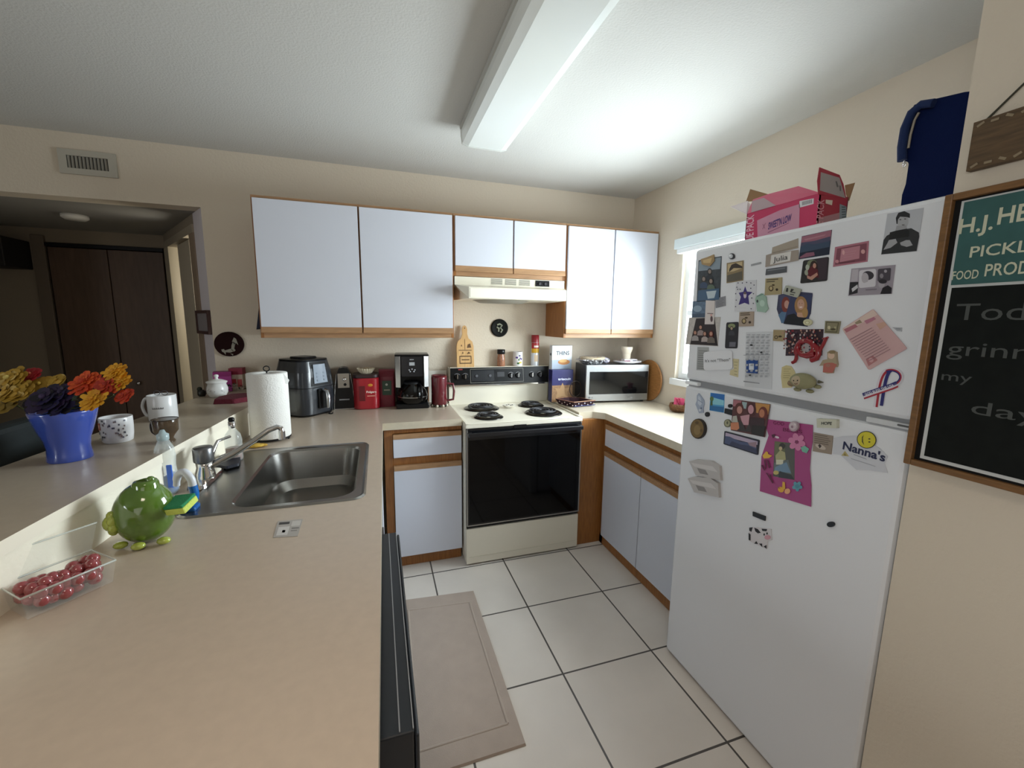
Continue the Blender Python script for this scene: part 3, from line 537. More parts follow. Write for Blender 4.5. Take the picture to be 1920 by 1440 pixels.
card('photo', 'black and white portrait of a person in a dark sweater holding a board', 'photo', 'F', [(1280, 130), (1705, 60), (1625, 570), (1205, 612)], 'b9bbbf',
     [('2f3032', [(1208, 608), (1235, 440), (1270, 390), (1380, 330), (1560, 300), (1650, 350), (1655, 400), (1622, 568)]), ('a8a8aa', E_(1460, 210, 68, 92, 24, -.15)), ('26272a', [(1388, 250), (1380, 180), (1410, 120), (1480, 100), (1545, 130), (1545, 180), (1510, 170), (1430, 165), (1405, 200), (1400, 250)]), ('9a9a9c', [(1390, 270), (1500, 270), (1520, 320), (1440, 350), (1375, 330)]),
      ('1a1b1d', [(1310, 350), (1380, 330), (1510, 305), (1535, 330), (1530, 400), (1305, 430)]), ('a2a2a4', [(1300, 440), (1380, 425), (1400, 470), (1320, 530), (1235, 555), (1280, 480)]), ('a2a2a4', [(1430, 470), (1500, 440), (1545, 440), (1580, 500), (1510, 520), (1440, 500)]), ('4a4a4c', E_(1435, 200, 14, 6, 10)), ('4a4a4c', E_(1492, 192, 14, 6, 10)), ('66625f', E_(1470, 262, 18, 6, 10))])
card('photo', 'black and white collage photo of several portraits at right of the freezer door', 'photo', 'F', [(858, 775), (1375, 730), (1330, 1070), (818, 1095)], '9d959d',
     [('b9b2b8', [(868, 785), (940, 780), (930, 920), (850, 925)]), ('2c2a2e', [(840, 935), (940, 930), (930, 1060), (830, 1085)]), ('c8c6c8', [(860, 1010), (930, 960), (935, 1000), (870, 1050)]), ('d2ced2', rr([(950, 795), (1150, 775), (1145, 985), (945, 1005)], f=.15)), ('38343a', E_(1055, 855, 68, 52)), ('b4aeb2', E_(1020, 885, 42, 62)), ('d2ced2', [(990, 950), (1140, 900), (1140, 980), (960, 1000)]), ('4a444c', rr([(1172, 780), (1325, 765), (1315, 915), (1165, 925)], f=.12)), ('8a848a', E_(1215, 860, 22, 28)), ('a8a2a8', E_(1262, 805, 18, 18)), ('aaa4aa', E_(1215, 960, 38, 42)), ('2e2a30', E_(1230, 925, 48, 26)), ('221f24', [(1200, 1072), (1230, 1000), (1290, 970), (1335, 1000), (1328, 1068)]), ('7a7078', [(1030, 1020), (1160, 1010), (1160, 1020), (1030, 1030)])])
card('photo', 'dark blue portrait of a red-haired person, tucked behind the blonde portrait', 'photo', 'F', [(0, 1085), (175, 1040), (400, 1060), (380, 1300), (330, 1400), (35, 1415), (-20, 1250)], '3d3f58',
     [('4a4c68', [(10, 1090), (170, 1050), (200, 1200), (20, 1240)]), ('7c3a30', E_(88, 1200, 50, 95)), ('c09484', E_(100, 1195, 30, 48)), ('5a7896', [(0, 1320), (40, 1280), (130, 1290), (160, 1410), (40, 1412)])])
card('photo', 'dark blue portrait of a blonde person in a black top, middle of the freezer door', 'photo', 'F', [(150, 1095), (405, 1075), (345, 1455), (62, 1422)], '3a4060',
     [('a37c50', E_(268, 1210, 75, 112)), ('c49a80', [(225, 1290), (300, 1290), (310, 1350), (220, 1340)]), ('c49a84', E_(268, 1195, 42, 62)), ('b08a58', E_(318, 1290, 34, 60)), ('1c1e24', [(65, 1420), (110, 1320), (190, 1300), (240, 1345), (330, 1350), (350, 1452)]), ('f0e0d8', [(250, 1222), (288, 1220), (284, 1232), (256, 1234)]), ('3a2a24', E_(252, 1185, 6, 3, 8)), ('3a2a24', E_(284, 1183, 6, 3, 8))], lift=.0016)
card('word_magnet', 'tilted pale rectangular magnet with black scrawl above the blonde portrait', 'magnet', 'F', rr([(100, 968), (285, 1018), (238, 1118), (60, 1068)], f=.12), 'a9ab9c', [('2a2a28', [(110, 1000), (130, 1005), (125, 1050), (100, 1045)]), ('2a2a28', [(165, 1010), (200, 1020), (170, 1045), (215, 1055), (210, 1065), (150, 1050)]), ('2a2a28', [(150, 1070), (200, 1080), (198, 1090), (148, 1078)])], lift=.003, th=.003)
card('magnet', 'round cream button magnet at the lower corner of the blonde portrait', 'magnet', 'F', E_(360, 1405, 50, 38), 'cdc9a4', [('a8a47c', E_(360, 1408, 28, 20)), ('dcd9b8', E_(360, 1408, 20, 14))], lift=.003, th=.005)
mixp = []
cro = [(218, 225), (628, 222), (612, 520), (200, 522)]
for i in range(150):
    s = random.random(); t = random.random(); u = 215+s*400-18*t; v = 230+t*285
    mixp.append((random.choice(['b48a78', '8c2430', '2c2430', 'c8b4ac', '5a3c44', '7a2a34', '3a3448', '9c6c5c', 'd0c4c0']), E_(u, v, 7+5*random.random(), 9+5*random.random(), 7)))
card('photo', 'crowded stadium group photo below the blonde portrait', 'photo', 'G', cro, '3a2830', mixp)
rd = MB(); RDM = mat('8c1420', .3, coat=.5)
rd.tube([fpt('G', 450+92*math.cos(a), 432+80*math.sin(a), .010) for a in [i*math.pi/14 for i in range(28)]], .0075, RDM, 10, True)
for pts, r in (([(385, 490), (350, 500), (345, 555), (330, 585), (300, 600)], .0052), ([(400, 505), (470, 525), (560, 505)], .0085), ([(535, 400), (590, 440), (600, 500), (575, 550), (515, 572)], .0078), ([(590, 520), (625, 440), (655, 385), (685, 325)], .0045), ([(645, 332), (705, 315)], .003), ([(360, 400), (335, 450), (345, 500)], .006)):
    rd.tube([fpt('G', u, v, .010) for u, v in pts], r, RDM, 8)
rd.face([fpt('G', u, v, .006) for u, v in E_(455, 430, 62, 50)][::-1], mat('b4aeae', .4)); one('letter_magnet', rd, 'dark red glossy curled letter-shaped magnet over the stadium crowd photo', 'magnet')
card('magnet', 'square olive magnet with two small animals, right of the crowd photo', 'magnet', 'G', [(655, 130), (825, 135), (800, 275), (645, 268)], '8b8468', [('5a543c', [(668, 140), (812, 146), (790, 262), (660, 256)]), ('8b8468', [(676, 150), (800, 155), (782, 250), (668, 246)]), ('c9c09c', E_(700, 205, 16, 20)), ('4c4630', E_(745, 225, 28, 12)), ('b8ae88', E_(770, 205, 10, 12))], th=.004)
ag = card('figure_magnet', 'small clay angel magnet with a pink skirt, right of the red curled magnet', 'magnet', 'G', [(690, 480), (740, 460), (785, 480), (790, 560), (800, 620), (790, 650), (755, 650), (745, 718), (690, 722), (640, 708), (645, 630), (600, 635), (640, 570), (690, 560)], 'a9977c', [('b4685c', [(650, 610), (700, 600), (750, 600), (800, 620), (750, 715), (640, 706)]), ('d8b8a0', E_(735, 520, 38, 38)), ('8c7a58', E_(745, 480, 40, 20)), ('a87868', E_(700, 630, 26, 20))], th=.008)
card('rose_card', 'tilted pink rose-bordered card of small print at right of the freezer door', 'card', 'G', rr([(1190, -5), (1575, 440), (1140, 685), (840, 220)], f=.04), 'cdA7a5'.lower(),
     [('d8c0b4', [(1190, 5), (1240, 60), (870, 260), (845, 222)]), ('b07078', [(860, 225), (990, 165), (1020, 195), (890, 262)]), ('9a8a70', [(985, 150), (1040, 115), (1070, 150), (1000, 170)]), ('b47888', [(1090, 130), (1200, 85), (1225, 110), (1120, 165)]), ('c9a08c', [(1225, 165), (1320, 140), (1345, 180), (1270, 230)]), ('b47a7a', [(1110, 560), (1190, 520), (1245, 570), (1140, 640)]), ('d0a0a0', E_(1170, 570, 28, 26))]+
     lines([(1080, 180), (1260, 250), (1130, 600), (900, 330)], 0, '8a6468')+[('8d6a70', [(930+i*21, 340+i*24), (1180+i*21, 205+i*24), (1182+i*21, 211+i*24), (932+i*21, 346+i*24)]) for i in range(11)], th=.0015, lift=.0012)
card('paper_note', 'faint grey printed slip behind the tilted pink rose card', 'note', 'G', [(1400, 200), (1510, 205), (1508, 250), (1455, 245)], 'b0b1b4', [('7c7e84', [(1440, 215), (1495, 218), (1495, 226), (1440, 222)])])
card('magnet', 'pale yellow paper cutout left of the turtle magnet', 'magnet', 'G', [(160, 650), (210, 628), (265, 640), (300, 690), (320, 740), (290, 790), (270, 880), (165, 885), (150, 760)], 'cdbf8d', lines([(170, 650), (280, 650), (270, 780), (165, 780)], 5, '96895c'), th=.0012)
tb = MB(); TB = mat('8e8a66', .6, bump=(160, .6, .002))
c = fpt('G', 440, 805, .018); w_ = (fpt('G', 610, 805)-fpt('G', 300, 805)).length/2
tb.ball(c, 1, TB, 24, (.0165, w_*.95, .024)); tb.ball(fpt('G', 300, 830, .012), 1, mat('8c7458', .6), 14, (.010, .013, .010)); 
for u, v in ((350, 900), (490, 920), (575, 870)): tb.ball(fpt('G', u, v, .0075), 1, TB, 10, (.006, .012, .006))
tb.tube([fpt('G', 580, 815, .004), fpt('G', 632, 822, .003)], [.005, .001], mat('5a5442', .6), 8)
tt = one('turtle_magnet', tb, 'green-grey clay turtle magnet with a face on its shell', 'magnet')
fb = MB(); fb.ball(fpt('G', 410, 800, .029), 1, mat('b3a184', .6), 18, (.007, .019, .015)); fb.ball(fpt('G', 388, 798, .036), .0018, BLKM, 8); fb.ball(fpt('G', 432, 796, .036), .0018, BLKM, 8); fb.tube([fpt('G', 395, 830, .0355), fpt('G', 412, 838, .0362), fpt('G', 430, 828, .0355)], .0008, mat('6a4030', .6), 6); fb.build('face', tt)
# ribbon magnet
def ribbon(ctr, wpx, cols):
    P = [Vector((u, v)) for u, v in ctr]; N = len(P); out = []
    for k, col in enumerate(cols):
        f0 = -1+2*k/len(cols); f1 = -1+2*(k+1)/len(cols); a = []; b = []
        for i in range(N):
            t = (P[min(i+1, N-1)]-P[max(i-1, 0)]).normalized(); n = Vector((t.y, -t.x)); a.append(tuple(P[i]+n*wpx*f0)); b.append(tuple(P[i]+n*wpx*f1))
        out.append((col, a+b[::-1]))
    return out
def bez(p, n=26):
    out = []
    for i in range(n+1):
        t = i/n; q = [Vector(x) for x in p]
        while len(q) > 1: q = [q[j]*(1-t)+q[j+1]*t for j in range(len(q)-1)]
        out.append(tuple(q[0]))
    return out
rb = MB()
path1 = bez([(1215, 1098), (1235, 900), (1240, 700), (1390, 655)])+bez([(1390, 655), (1540, 650), (1600, 780), (1400, 860)], 20)[1:]
path2 = [(1500, 800), (1400, 860), (1290, 900), (1180, 940), (1078, 975)]
path3 = [(1280, 1085), (1300, 960), (1320, 820), (1350, 700), (1385, 668)]
def rib(mb, path, w_, cols, off):
    for col, poly in ribbon(path, w_, cols):
        h = len(poly)//2
        A_ = [fpt('G', u, v, off) for u, v in poly[:h]]; B_ = [fpt('G', u, v, off) for u, v in poly[h:]][::-1]
        mb.add(A_+B_, [(i, i+1, h+i+1, h+i) for i in range(h-1)], mat(col, .4))
rib(rb, bez([(1212, 1098), (1225, 1000), (1240, 860), (1260, 740), (1330, 690)], 20), 26, ['a82838', 'a82838', 'd8d2d8', 'd8d2d8'], .0012)
rib(rb, bez([(1280, 1085), (1300, 960), (1320, 800), (1345, 700), (1400, 680)], 20), 19, ['2c2a6e', '2c2a6e', '2c2a6e'], .0016)
rib(rb, bez([(1330, 690), (1400, 650), (1560, 690), (1540, 820), (1400, 860)], 24), 22, ['d8d2d8', 'a82838', '2c2a6e'][::-1], .0020)
rib(rb, [(1460, 842), (1400, 868), (1290, 905), (1180, 942), (1078, 978)], 36, ['2c2a6e', 'd8d2d8', 'd8d2d8', 'a82838'][::-1] if False else ['2c2a6e', '4a4a7a', 'd8d2d8', 'a82838'], .0026)
a = fpt('G', 1105, 968, .0034); b = fpt('G', 1430, 862, .0034); r = b-a; rb.text('GOD BLESS THE USA', a, r, Vector((-1, 0, 0)).cross(r).normalized()*.006, mat('f0eef4', .5), .01)
one('ribbon_magnet', rb, 'red white and blue looped ribbon magnet at lower right of the freezer door', 'magnet')
# --- fridge door
card('magnet', 'pale blue-grey praying hands magnet at the far left of the lower door', 'magnet', 'H', [(300, 70), (335, 110), (395, 200), (400, 260), (380, 340), (385, 420), (310, 430), (280, 350), (245, 270), (270, 200), (270, 110)], 'a6afc0', [('c5ccd6', [(300, 110), (340, 150), (360, 260), (330, 300), (285, 250)]), ('7f8aa2', [(290, 180), (380, 240), (378, 250), (288, 192)]), ('5e6880', E_(350, 340, 14, 16)), ('d6dade', E_(328, 375, 22, 22))], th=.004)
card('photo', 'small square bright blue beach photo with a palm tree', 'photo', 'H', [(505, 60), (758, 92), (745, 422), (485, 378)], '4f9cc8',
     [('2a6cb4', [(515, 66), (752, 96), (750, 200), (510, 130)]), ('8ccad8', [(560, 150), (748, 200), (745, 290), (540, 270)]), ('2f6ea4', [(495, 290), (745, 320), (742, 415), (490, 372)]), ('5c7848', E_(530, 170, 34, 45)), ('4a6038', [(515, 200), (540, 200), (545, 290), (500, 290)])])
card('magnet', 'larger round black magnet dot left of the beach photo corner', 'magnet', 'H', E_(456, 450, 38, 44), '141418', [('3a3a40', E_(450, 445, 12, 14))], th=.005)
card('magnet', 'small round black magnet dot above the black rectangle', 'magnet', 'H', E_(868, 297, 34, 34), '141418', th=.005)
card('magnet', 'black rectangular magnet beside the group photo on the lower door', 'magnet', 'H', [(775, 340), (915, 370), (900, 470), (765, 430)], '16171a', th=.004)
card('magnet', 'tiny round brass coin magnet left of the three friends photo', 'magnet', 'H', E_(820, 610, 62, 72), '6a6a50', [('a8a584', E_(820, 608, 46, 56)), ('5a5a44', E_(822, 600, 16, 28))], th=.004)
card('magnet', 'large oval bronze coin magnet at the left edge of the lower door', 'magnet', 'H', E_(300, 708, 142, 182), '241a10', [('7a6238', E_(285, 705, 118, 165)), ('5e4a2a', E_(280, 600, 34, 26)), ('8e764a', E_(285, 730, 60, 90)), ('665030', E_(360, 740, 24, 30))], th=.006, rough=.45)
card('photo', 'colour photo of three smiling people overlapping the magenta card', 'photo', 'H', [(930, 178), (1600, 268), (1500, 862), (885, 735)], '5a3434',
     [('c08a4a', [(1330, 240), (1590, 275), (1560, 450), (1340, 420)]), ('a86c74', [(935, 185), (1080, 205), (1040, 320), (925, 300)]), ('9ab0b0', [(1090, 220), (1180, 235), (1160, 350), (1100, 340)]), ('5c2e28', E_(1040, 350, 80, 110)), ('c08c80', E_(1045, 370, 48, 70)), ('4c2022', E_(1260, 370, 85, 125)), ('c8949c', E_(1250, 360, 52, 82)), ('6a2c20', E_(1470, 440, 85, 130)), ('b87858', E_(1450, 430, 48, 75)), ('c4949c', [(1060, 480), (1230, 450), (1210, 640), (1100, 640)]), ('3a2428', [(1230, 500), (1500, 520), (1480, 760), (1230, 720)]), ('3a3432', [(1000, 560), (1080, 560), (1160, 720), (1230, 600), (1260, 770), (1000, 735)]), ('26201c', [(1270, 640), (1520, 660), (1480, 850), (1260, 800)]), ('c8805c', [(890, 600), (1030, 590), (1045, 700), (1000, 735), (888, 720)]), ('b0b0a4', [(930, 480), (1000, 470), (1020, 590), (910, 590)])], lift=.004)
card('photo', 'wide framed mountain panorama photo magnet on the lower door', 'photo', 'H', rr([(765, 748), (1392, 912), (1365, 1185), (745, 985)], f=.05), '1e1e2c',
     [('b4a4b8', [(785, 775), (1365, 935), (1360, 1000), (780, 850)]), ('4e5878', [(780, 840), (860, 850), (940, 890), (1060, 940), (1200, 960), (1340, 960), (1348, 1155), (768, 970)]), ('3a3e58', [(900, 930), (1050, 990), (1200, 1010), (1345, 1080), (1346, 1155), (850, 1000)]), ('9a808a', [(1190, 960), (1345, 945), (1340, 1050), (1220, 1010)])], th=.003)
mg = [(150, 232), (765, 310), (760, 520), (740, 640), (725, 860), (745, 1060), (742, 1325), (105, 1130), (125, 700), (215, 440)]
def flower(cx, cy, r, n, rp):
    return [E_(cx+r*math.cos(2*math.pi*i/n+.3), cy+r*math.sin(2*math.pi*i/n+.3), rp, rp*.8, 10, 2*math.pi*i/n+.3) for i in range(n)]
mp = [('56564e', [(290, 510), (540, 540), (538, 992), (270, 945)]), ('6a6c4c', [(292, 512), (420, 530), (420, 700), (288, 690)]), ('66706e', [(285, 780), (460, 740), (500, 920), (280, 890)]), ('a9a578', [(300, 690), (360, 620), (420, 650), (430, 740), (310, 790)]), ('3a3430', E_(385, 570, 38, 38)), ('c4b088', E_(365, 600, 22, 24)), ('cfcdb4', [(310, 740), (400, 740), (395, 800), (310, 800)]), ('6e8aa0', [(300, 830), (440, 770), (495, 905), (290, 880)]), ('35383a', [(355, 880), (500, 930), (535, 988), (340, 960)]), ('c4b46c', E_(310, 900, 34, 26))]
mp += [('cf7fa4', e) for e in flower(570, 520, 66, 6, 46)]+[('8a4060', E_(570, 520, 16, 16))]+[('72b09a', [(620, 590), (670, 565), (725, 605), (695, 660), (640, 640)])]
mp += [('e2b23c', [(145, 690), (190, 635), (215, 650), (215, 670), (270, 690), (225, 720), (160, 725)]), ('e0a83a', E_(375, 1110, 40, 34, 12, .5)), ('e8a878', E_(455, 1130, 38, 34, 12, -.5)), ('d8a838', [(395, 1010), (425, 1020), (430, 1110), (390, 1100)]), ('a87838', [(340, 1080), (370, 1090), (360, 1100), (335, 1090)])]
mp += [('5e9aa8', e) for e in flower(580, 1068, 36, 5, 30)]+[('4f8a98', E_(580, 1068, 26, 26))]
mp += [('5e1838', [(165, 740), (185, 745), (200, 850), (185, 850)]), ('5e1838', [(200, 740), (220, 745), (245, 840), (225, 842)]), ('5e1838', [(130, 810), (150, 805), (180, 865), (170, 875)]), ('5e1838', [(190, 900), (210, 905), (290, 1020), (275, 1035)]), ('5e1838', [(240, 920), (255, 920), (262, 985), (245, 985)]), ('d8c8d0', E_(330, 460, 30, 14, 10, .3)), ('4a1830', [(262, 430), (300, 420), (310, 450), (280, 475)])]
card('birthday_card', 'magenta handmade card with flower stickers and a small child photo', 'card', 'I', mg, 'a34079', mp, [('GOD', (275, 300), (410, 318), 40, '6e1c48', .012), ('BLESS', (395, 385), (635, 415), 42, '6e1c48', .012)], lift=.0022)
card('magnet', 'round pale floral glass magnet holding the magenta card', 'magnet', 'I', E_(550, 325, 58, 62), 'b09aa0', [('c9b8bc', E_(545, 320, 44, 48)), ('9a7c88', E_(535, 330, 16, 18)), ('d8cccc', E_(570, 300, 14, 14))], lift=.005, th=.007)
hp = MB(); q = [(838, 228), (1088, 240), (1085, 348), (842, 340)]
P0 = [fpt('I', u, v, 0) for u, v in q]; P1 = [fpt('I', u, v, .012) for u, v in q]; hp.prism(P0[::-1], P1[::-1], mat('c9c8b4', .4))
a = fpt('I', 898, 302, .0125); b = fpt('I', 1028, 306, .0125); hp.text('HOPE', a, b-a, Vector((0, 0, .0085)), mat('1c1c1c', .5), .02); one('word_magnet', hp, 'chunky cream block magnet reading HOPE', 'magnet', bevel=.003)
q = [(770, 400), (1012, 445), (990, 675), (762, 635)]
card('magnet', 'tan verse magnet with a small dark flower, right of the magenta card', 'magnet', 'I', q, '958574', lines(q, 5, '5c5044', .06, .92, .08, .5, .03)+[('c2b3a4', E_(860, 580, 70, 28, 14, .4)), ('3c2c28', [(830, 560), (850, 545), (875, 570), (850, 600)])], th=.002)
card('word_sticker', 'white paper sticker reading Nanna\'s in dark blue letters', 'sticker', 'I', [(1125, 450), (1330, 440), (1590, 600), (1690, 700), (1650, 790), (1690, 905), (1450, 870), (1300, 865), (1100, 680), (1010, 670), (1020, 470)], 'cccdd2',
     [('b4a468', [(1160, 630), (1210, 700), (1115, 690)]), ('8c7c44', [(1155, 655), (1180, 690), (1145, 688)])]+[('9a9ca4', [(1270, 670), (1430, 730), (1428, 738), (1268, 680)]), ('a4a6ac', [(1230, 720), (1540, 820), (1538, 828), (1240, 732)])],
     [('Nanna\'s', (1130, 605), (1655, 765), 96, '23284a', .03)], lift=.0008)
card('smiley_sticker', 'round yellow smiley face sticker above the blue lettering', 'sticker', 'I', E_(1432, 493, 122, 108, 28, .2), '2c2c20', [('d0c42c', E_(1432, 493, 112, 99, 28, .2)), ('4a4620', E_(1468, 482, 14, 9)), ('4a4620', E_(1468, 520, 14, 9)), ('4a4620', [(1400, 430), (1375, 460), (1375, 520), (1405, 560), (1392, 520), (1388, 470)])], lift=.0025, th=.0006)
for k, (dx, dy) in enumerate(((0, 0), (-10, 118))):
    qo = [(135+dx, 755+dy), (185+dx, 742+dy), (290+dx, 752+dy), (345+dx, 790+dy), (352+dx, 888+dy), (180+dx, 850+dy)]
    card('clip_magnet', ['upper grey-white plastic clip magnet at left of the lower door', 'lower grey-white plastic clip magnet at left of the lower door'][k], 'magnet', 'B', qo, 'bdb8b4', [('8d8884', [(190+dx, 800+dy), (250+dx, 815+dy), (270+dx, 850+dy), (210+dx, 838+dy)]), ('cfcac6', [(150+dx, 765+dy), (300+dx, 790+dy), (335+dx, 830+dy), (170+dx, 790+dy)])], th=.012)
card('magnet', 'black bar magnet alone below the magenta card', 'magnet', 'B', [(566, 1104), (652, 1136), (650, 1168), (566, 1134)], '17181b', th=.005)
card('magnet', 'small black dot magnet alone at the right of the lower door', 'magnet', 'B', E_(1107, 1192, 25, 19), '17181b', th=.006)
card('cow_magnet', 'black and white cow magnet with a pink nose on the lower door', 'magnet', 'B', [(540, 1215), (590, 1212), (690, 1225), (695, 1300), (665, 1310), (660, 1362), (620, 1345), (575, 1325), (535, 1305)], 'd4cfd0',
     [('1c1a1c', [(540, 1215), (565, 1212), (555, 1245), (540, 1235)]), ('1c1a1c', [(575, 1215), (600, 1225), (620, 1250), (600, 1255), (582, 1240)]), ('1c1a1c', [(625, 1222), (665, 1225), (660, 1240), (632, 1238)]), ('1c1a1c', [(536, 1250), (550, 1262), (550, 1305), (536, 1300)]), ('1c1a1c', [(575, 1325), (590, 1308), (602, 1328)]), ('1c1a1c', [(608, 1325), (630, 1325), (632, 1350)]), ('1c1a1c', [(640, 1345), (660, 1335), (662, 1362)]), ('d09aa4', E_(668, 1282, 22, 16)), ('1c1a1c', E_(645, 1262, 5, 8)), ('1c1a1c', E_(665, 1255, 5, 8))], th=.003)
# ================================================================ ON TOP OF THE FRIDGE
PK = mat('c2375f', .4); PK2 = mat('a83a48', .4); CBD = mat('8a6a48', .8)
T = FT+.0015
pa = at('x', .80, *pxx('J', 195, 1250)); pb_ = at('x', .80, *pxx('J', 1225, 1010)); BY1, BY0 = pa.y, pb_.y
pt = at('x', .80, *pxx('J', 1230, 560)); BZ = pt.z
ps = at('y', BY0, *pxx('J', 1640, 900)); BX1 = ps.x
bx = thing('cardboard_box', 'pink opened cardboard sweetener box on top of the refrigerator', 'box', ((.8+BX1)/2, (BY0+BY1)/2, T))
def bpt(u, v, off=0): p = at('x', .80, *pxx('J', u, v)); p.x = .80-off; return p
def spt(u, v, off=0): p = at('y', BY0, *pxx('J', u, v)); p.y = BY0-off; return p
b = MB(); b.box((.80, BY0, T), (.803, BY1, BZ), PK).box((.80, BY0, T), (BX1, BY0+.003, BZ), PK2).box((BX1-.003, BY0, T), (BX1, BY1, BZ), PK).box((.80, BY1-.003, T), (BX1, BY1, BZ), PK).box((.80, BY0, T), (BX1, BY1, T+.003), CBD)
b.face([bpt(u, v, .0006) for u, v in [(378, 935), (700, 790), (985, 700), (975, 1045), (385, 1195)]][::-1], mat('c98fa4', .45))
b.face([bpt(u, v, .0006) for u, v in [(980, 660), (1185, 620), (1180, 700), (975, 755)]][::-1], mat('d9d6d8', .45))
for k in range(9): b.face([bpt(1020+k*16, 668-k*4, .0008), bpt(1028+k*16, 666-k*4, .0008), bpt(1028+k*16, 720-k*4, .0008), bpt(1020+k*16, 722-k*4, .0008)][::-1], mat('6a6468', .5))
a = bpt(535, 1065, .0012); c = bpt(862, 940, .0012); b.text("SWEET'N LOW", a, c-a, Vector((0, 0, .022)), mat('35246e', .5), .02)
b.face([bpt(u, v, .001) for u, v in [(530, 1105), (835, 965), (835, 972), (530, 1113)]][::-1], mat('7a3a5c', .5))
for pth in ([(460, 990), (490, 1050)], [(500, 970), (455, 1060)]): b.tube([bpt(u, v, .001) for u, v in pth], .0006, mat('8a4a68', .5), 5)
a = bpt(325, 1205, .0012); c = bpt(335, 850, .0012); b.text('UE PACK', a, c-a, Vector((0, .031, 0)), mat('e9c0cc', .5), .01)
a = spt(1305, 995, .0012); c = spt(1325, 640, .0012); b.text('E PACK', a, c-a, Vector((-.028, 0, 0)), mat('d89aa4', .5), .01)
b.face([spt(u, v, .0008) for u, v in [(1250, 900), (1640, 800), (1640, 925), (1235, 1010)]][::-1], mat('b08084', .5))
b.face([spt(u, v, .001) for u, v in [(1545, 700), (1640, 740), (1640, 920), (1540, 940)]][::-1], mat('8a9498', .5)); b.face([spt(u, v, .001) for u, v in [(1345, 640), (1445, 650), (1435, 720), (1345, 695)]][::-1], mat('d8c8b8', .5))
for k in range(5): b.face([spt(1570+k*2, 740+k*36, .0015), spt(1625+k*2, 742+k*34, .0015), spt(1625, 752+k*34, .0015), spt(1570, 752+k*36, .0015)][::-1], mat('3a4448', .5))
b.build('body', bx)
f = MB(); dx = .07
q0 = Vector((.80, BY1, BZ)); q1 = Vector((.80, BY0, BZ))
k1 = at('x', .84, *pxx('J', 965, 450)); k0 = at('x', .84, *pxx('J', 545, 560)); k2 = at('x', .84, *pxx('J', 320, 640))
f.sheet([q0, q1, k1, k0, k2], .002, PK); f.face([bpt(0, 0)]*0 or [q0+Vector((-.002, -.02, .001)), q0+Vector((-.002, -.115, .001)), at('x', .822, *pxx('J', 470, 612)), at('x', .822, *pxx('J', 300, 660))], mat('a58a8e', .5)); f.build('front_flap', bx)
f = MB(); f.sheet([Vector((.80, BY1, BZ)), at('x', .80, *pxx('J', 0, 740)), at('x', .85, *pxx('J', 240, 660)), Vector((.86, BY1, BZ))], .002, mat('e8dede', .5)); f.build('left_flap', bx)  # pale colour stands in for window light on the flap's underside
f = MB(); f.sheet([at('x', .93, *pxx('J', 220, 670)), at('x', .93, *pxx('J', 280, 490)), at('x', .93, *pxx('J', 545, 565)), at('x', .93, *pxx('J', 560, 650))], .002, CBD); f.build('back_flap', bx)
f = MB(); RF = [(1245, 565), (1230, 370), (1260, 180), (1545, 290), (1600, 420), (1640, 625)]
f.sheet([spt(u, v, .0) for u, v in RF], .002, PK2); f.face([spt(u, v, .0014) for u, v in [(1260, 510), (1275, 250), (1540, 330), (1625, 620)]], mat('a39a98', .5)); f.face([spt(u, v, .002) for u, v in [(1480, 380), (1500, 380), (1525, 460), (1500, 465)]], mat('6c6868', .5)); f.face([spt(u, v, .002) for u, v in [(1535, 440), (1555, 445), (1560, 520), (1540, 515)]], mat('6c6868', .5)); f.build('right_flap', bx)
f = MB(); f.sheet([at('x', BX1+.0, *pxx('J', u, v)) for u, v in [(1640, 560), (1625, 435), (1765, 400), (1680, 660)]], .002, CBD); f.build('side_flap', bx)
# blue zip bag
bgx = 1.10
NV = mat('05143c', .9, bump=(260, .5, .002), spec=.15)
out = [(84, 490), (88, 455), (100, 420), (110, 350), (92, 345), (83, 340), (84, 300), (95, 240), (115, 185), (128, 165), (200, 145), (290, 124), (330, 120), (330, 470), (200, 500)]
mb = MB(); F0 = [at('x', bgx, *pxx('K', u, v)) for u, v in out]; F1 = [p+Vector((.11, -.01, -.003)) for p in F0]
for p in F0+F1: p.z = max(p.z, T); p.y = max(p.y, YS+.012)
mb.prism(F0[::-1], F1[::-1], NV); bag = one('soft_cooler_bag', mb, 'navy blue zip fabric bag standing on the refrigerator beside the wall corner', 'bag', bevel=.006)
mb = MB(); mb.tube([at('x', bgx-.006, *pxx('K', u, v)) for u, v in [(142, 190), (128, 215), (115, 262), (108, 305)]], .0035, mat('9a9080', .5), 6); mb.tube([at('x', bgx-.006, *pxx('K', u, v)) for u, v in [(95, 345), (90, 355), (93, 365), (100, 360), (97, 346)]], .002, CHROME, 6); mb.build('zipper', bag)
mb = MB(); mb.tube([at('x', bgx-.01, *pxx('K', u, v)) for u, v in [(88, 345), (88, 300), (98, 240), (120, 190), (150, 165), (190, 160)]], .012, mat('08204c', .9, bump=(260, .5, .002)), 8); mb.build('strap', bag)
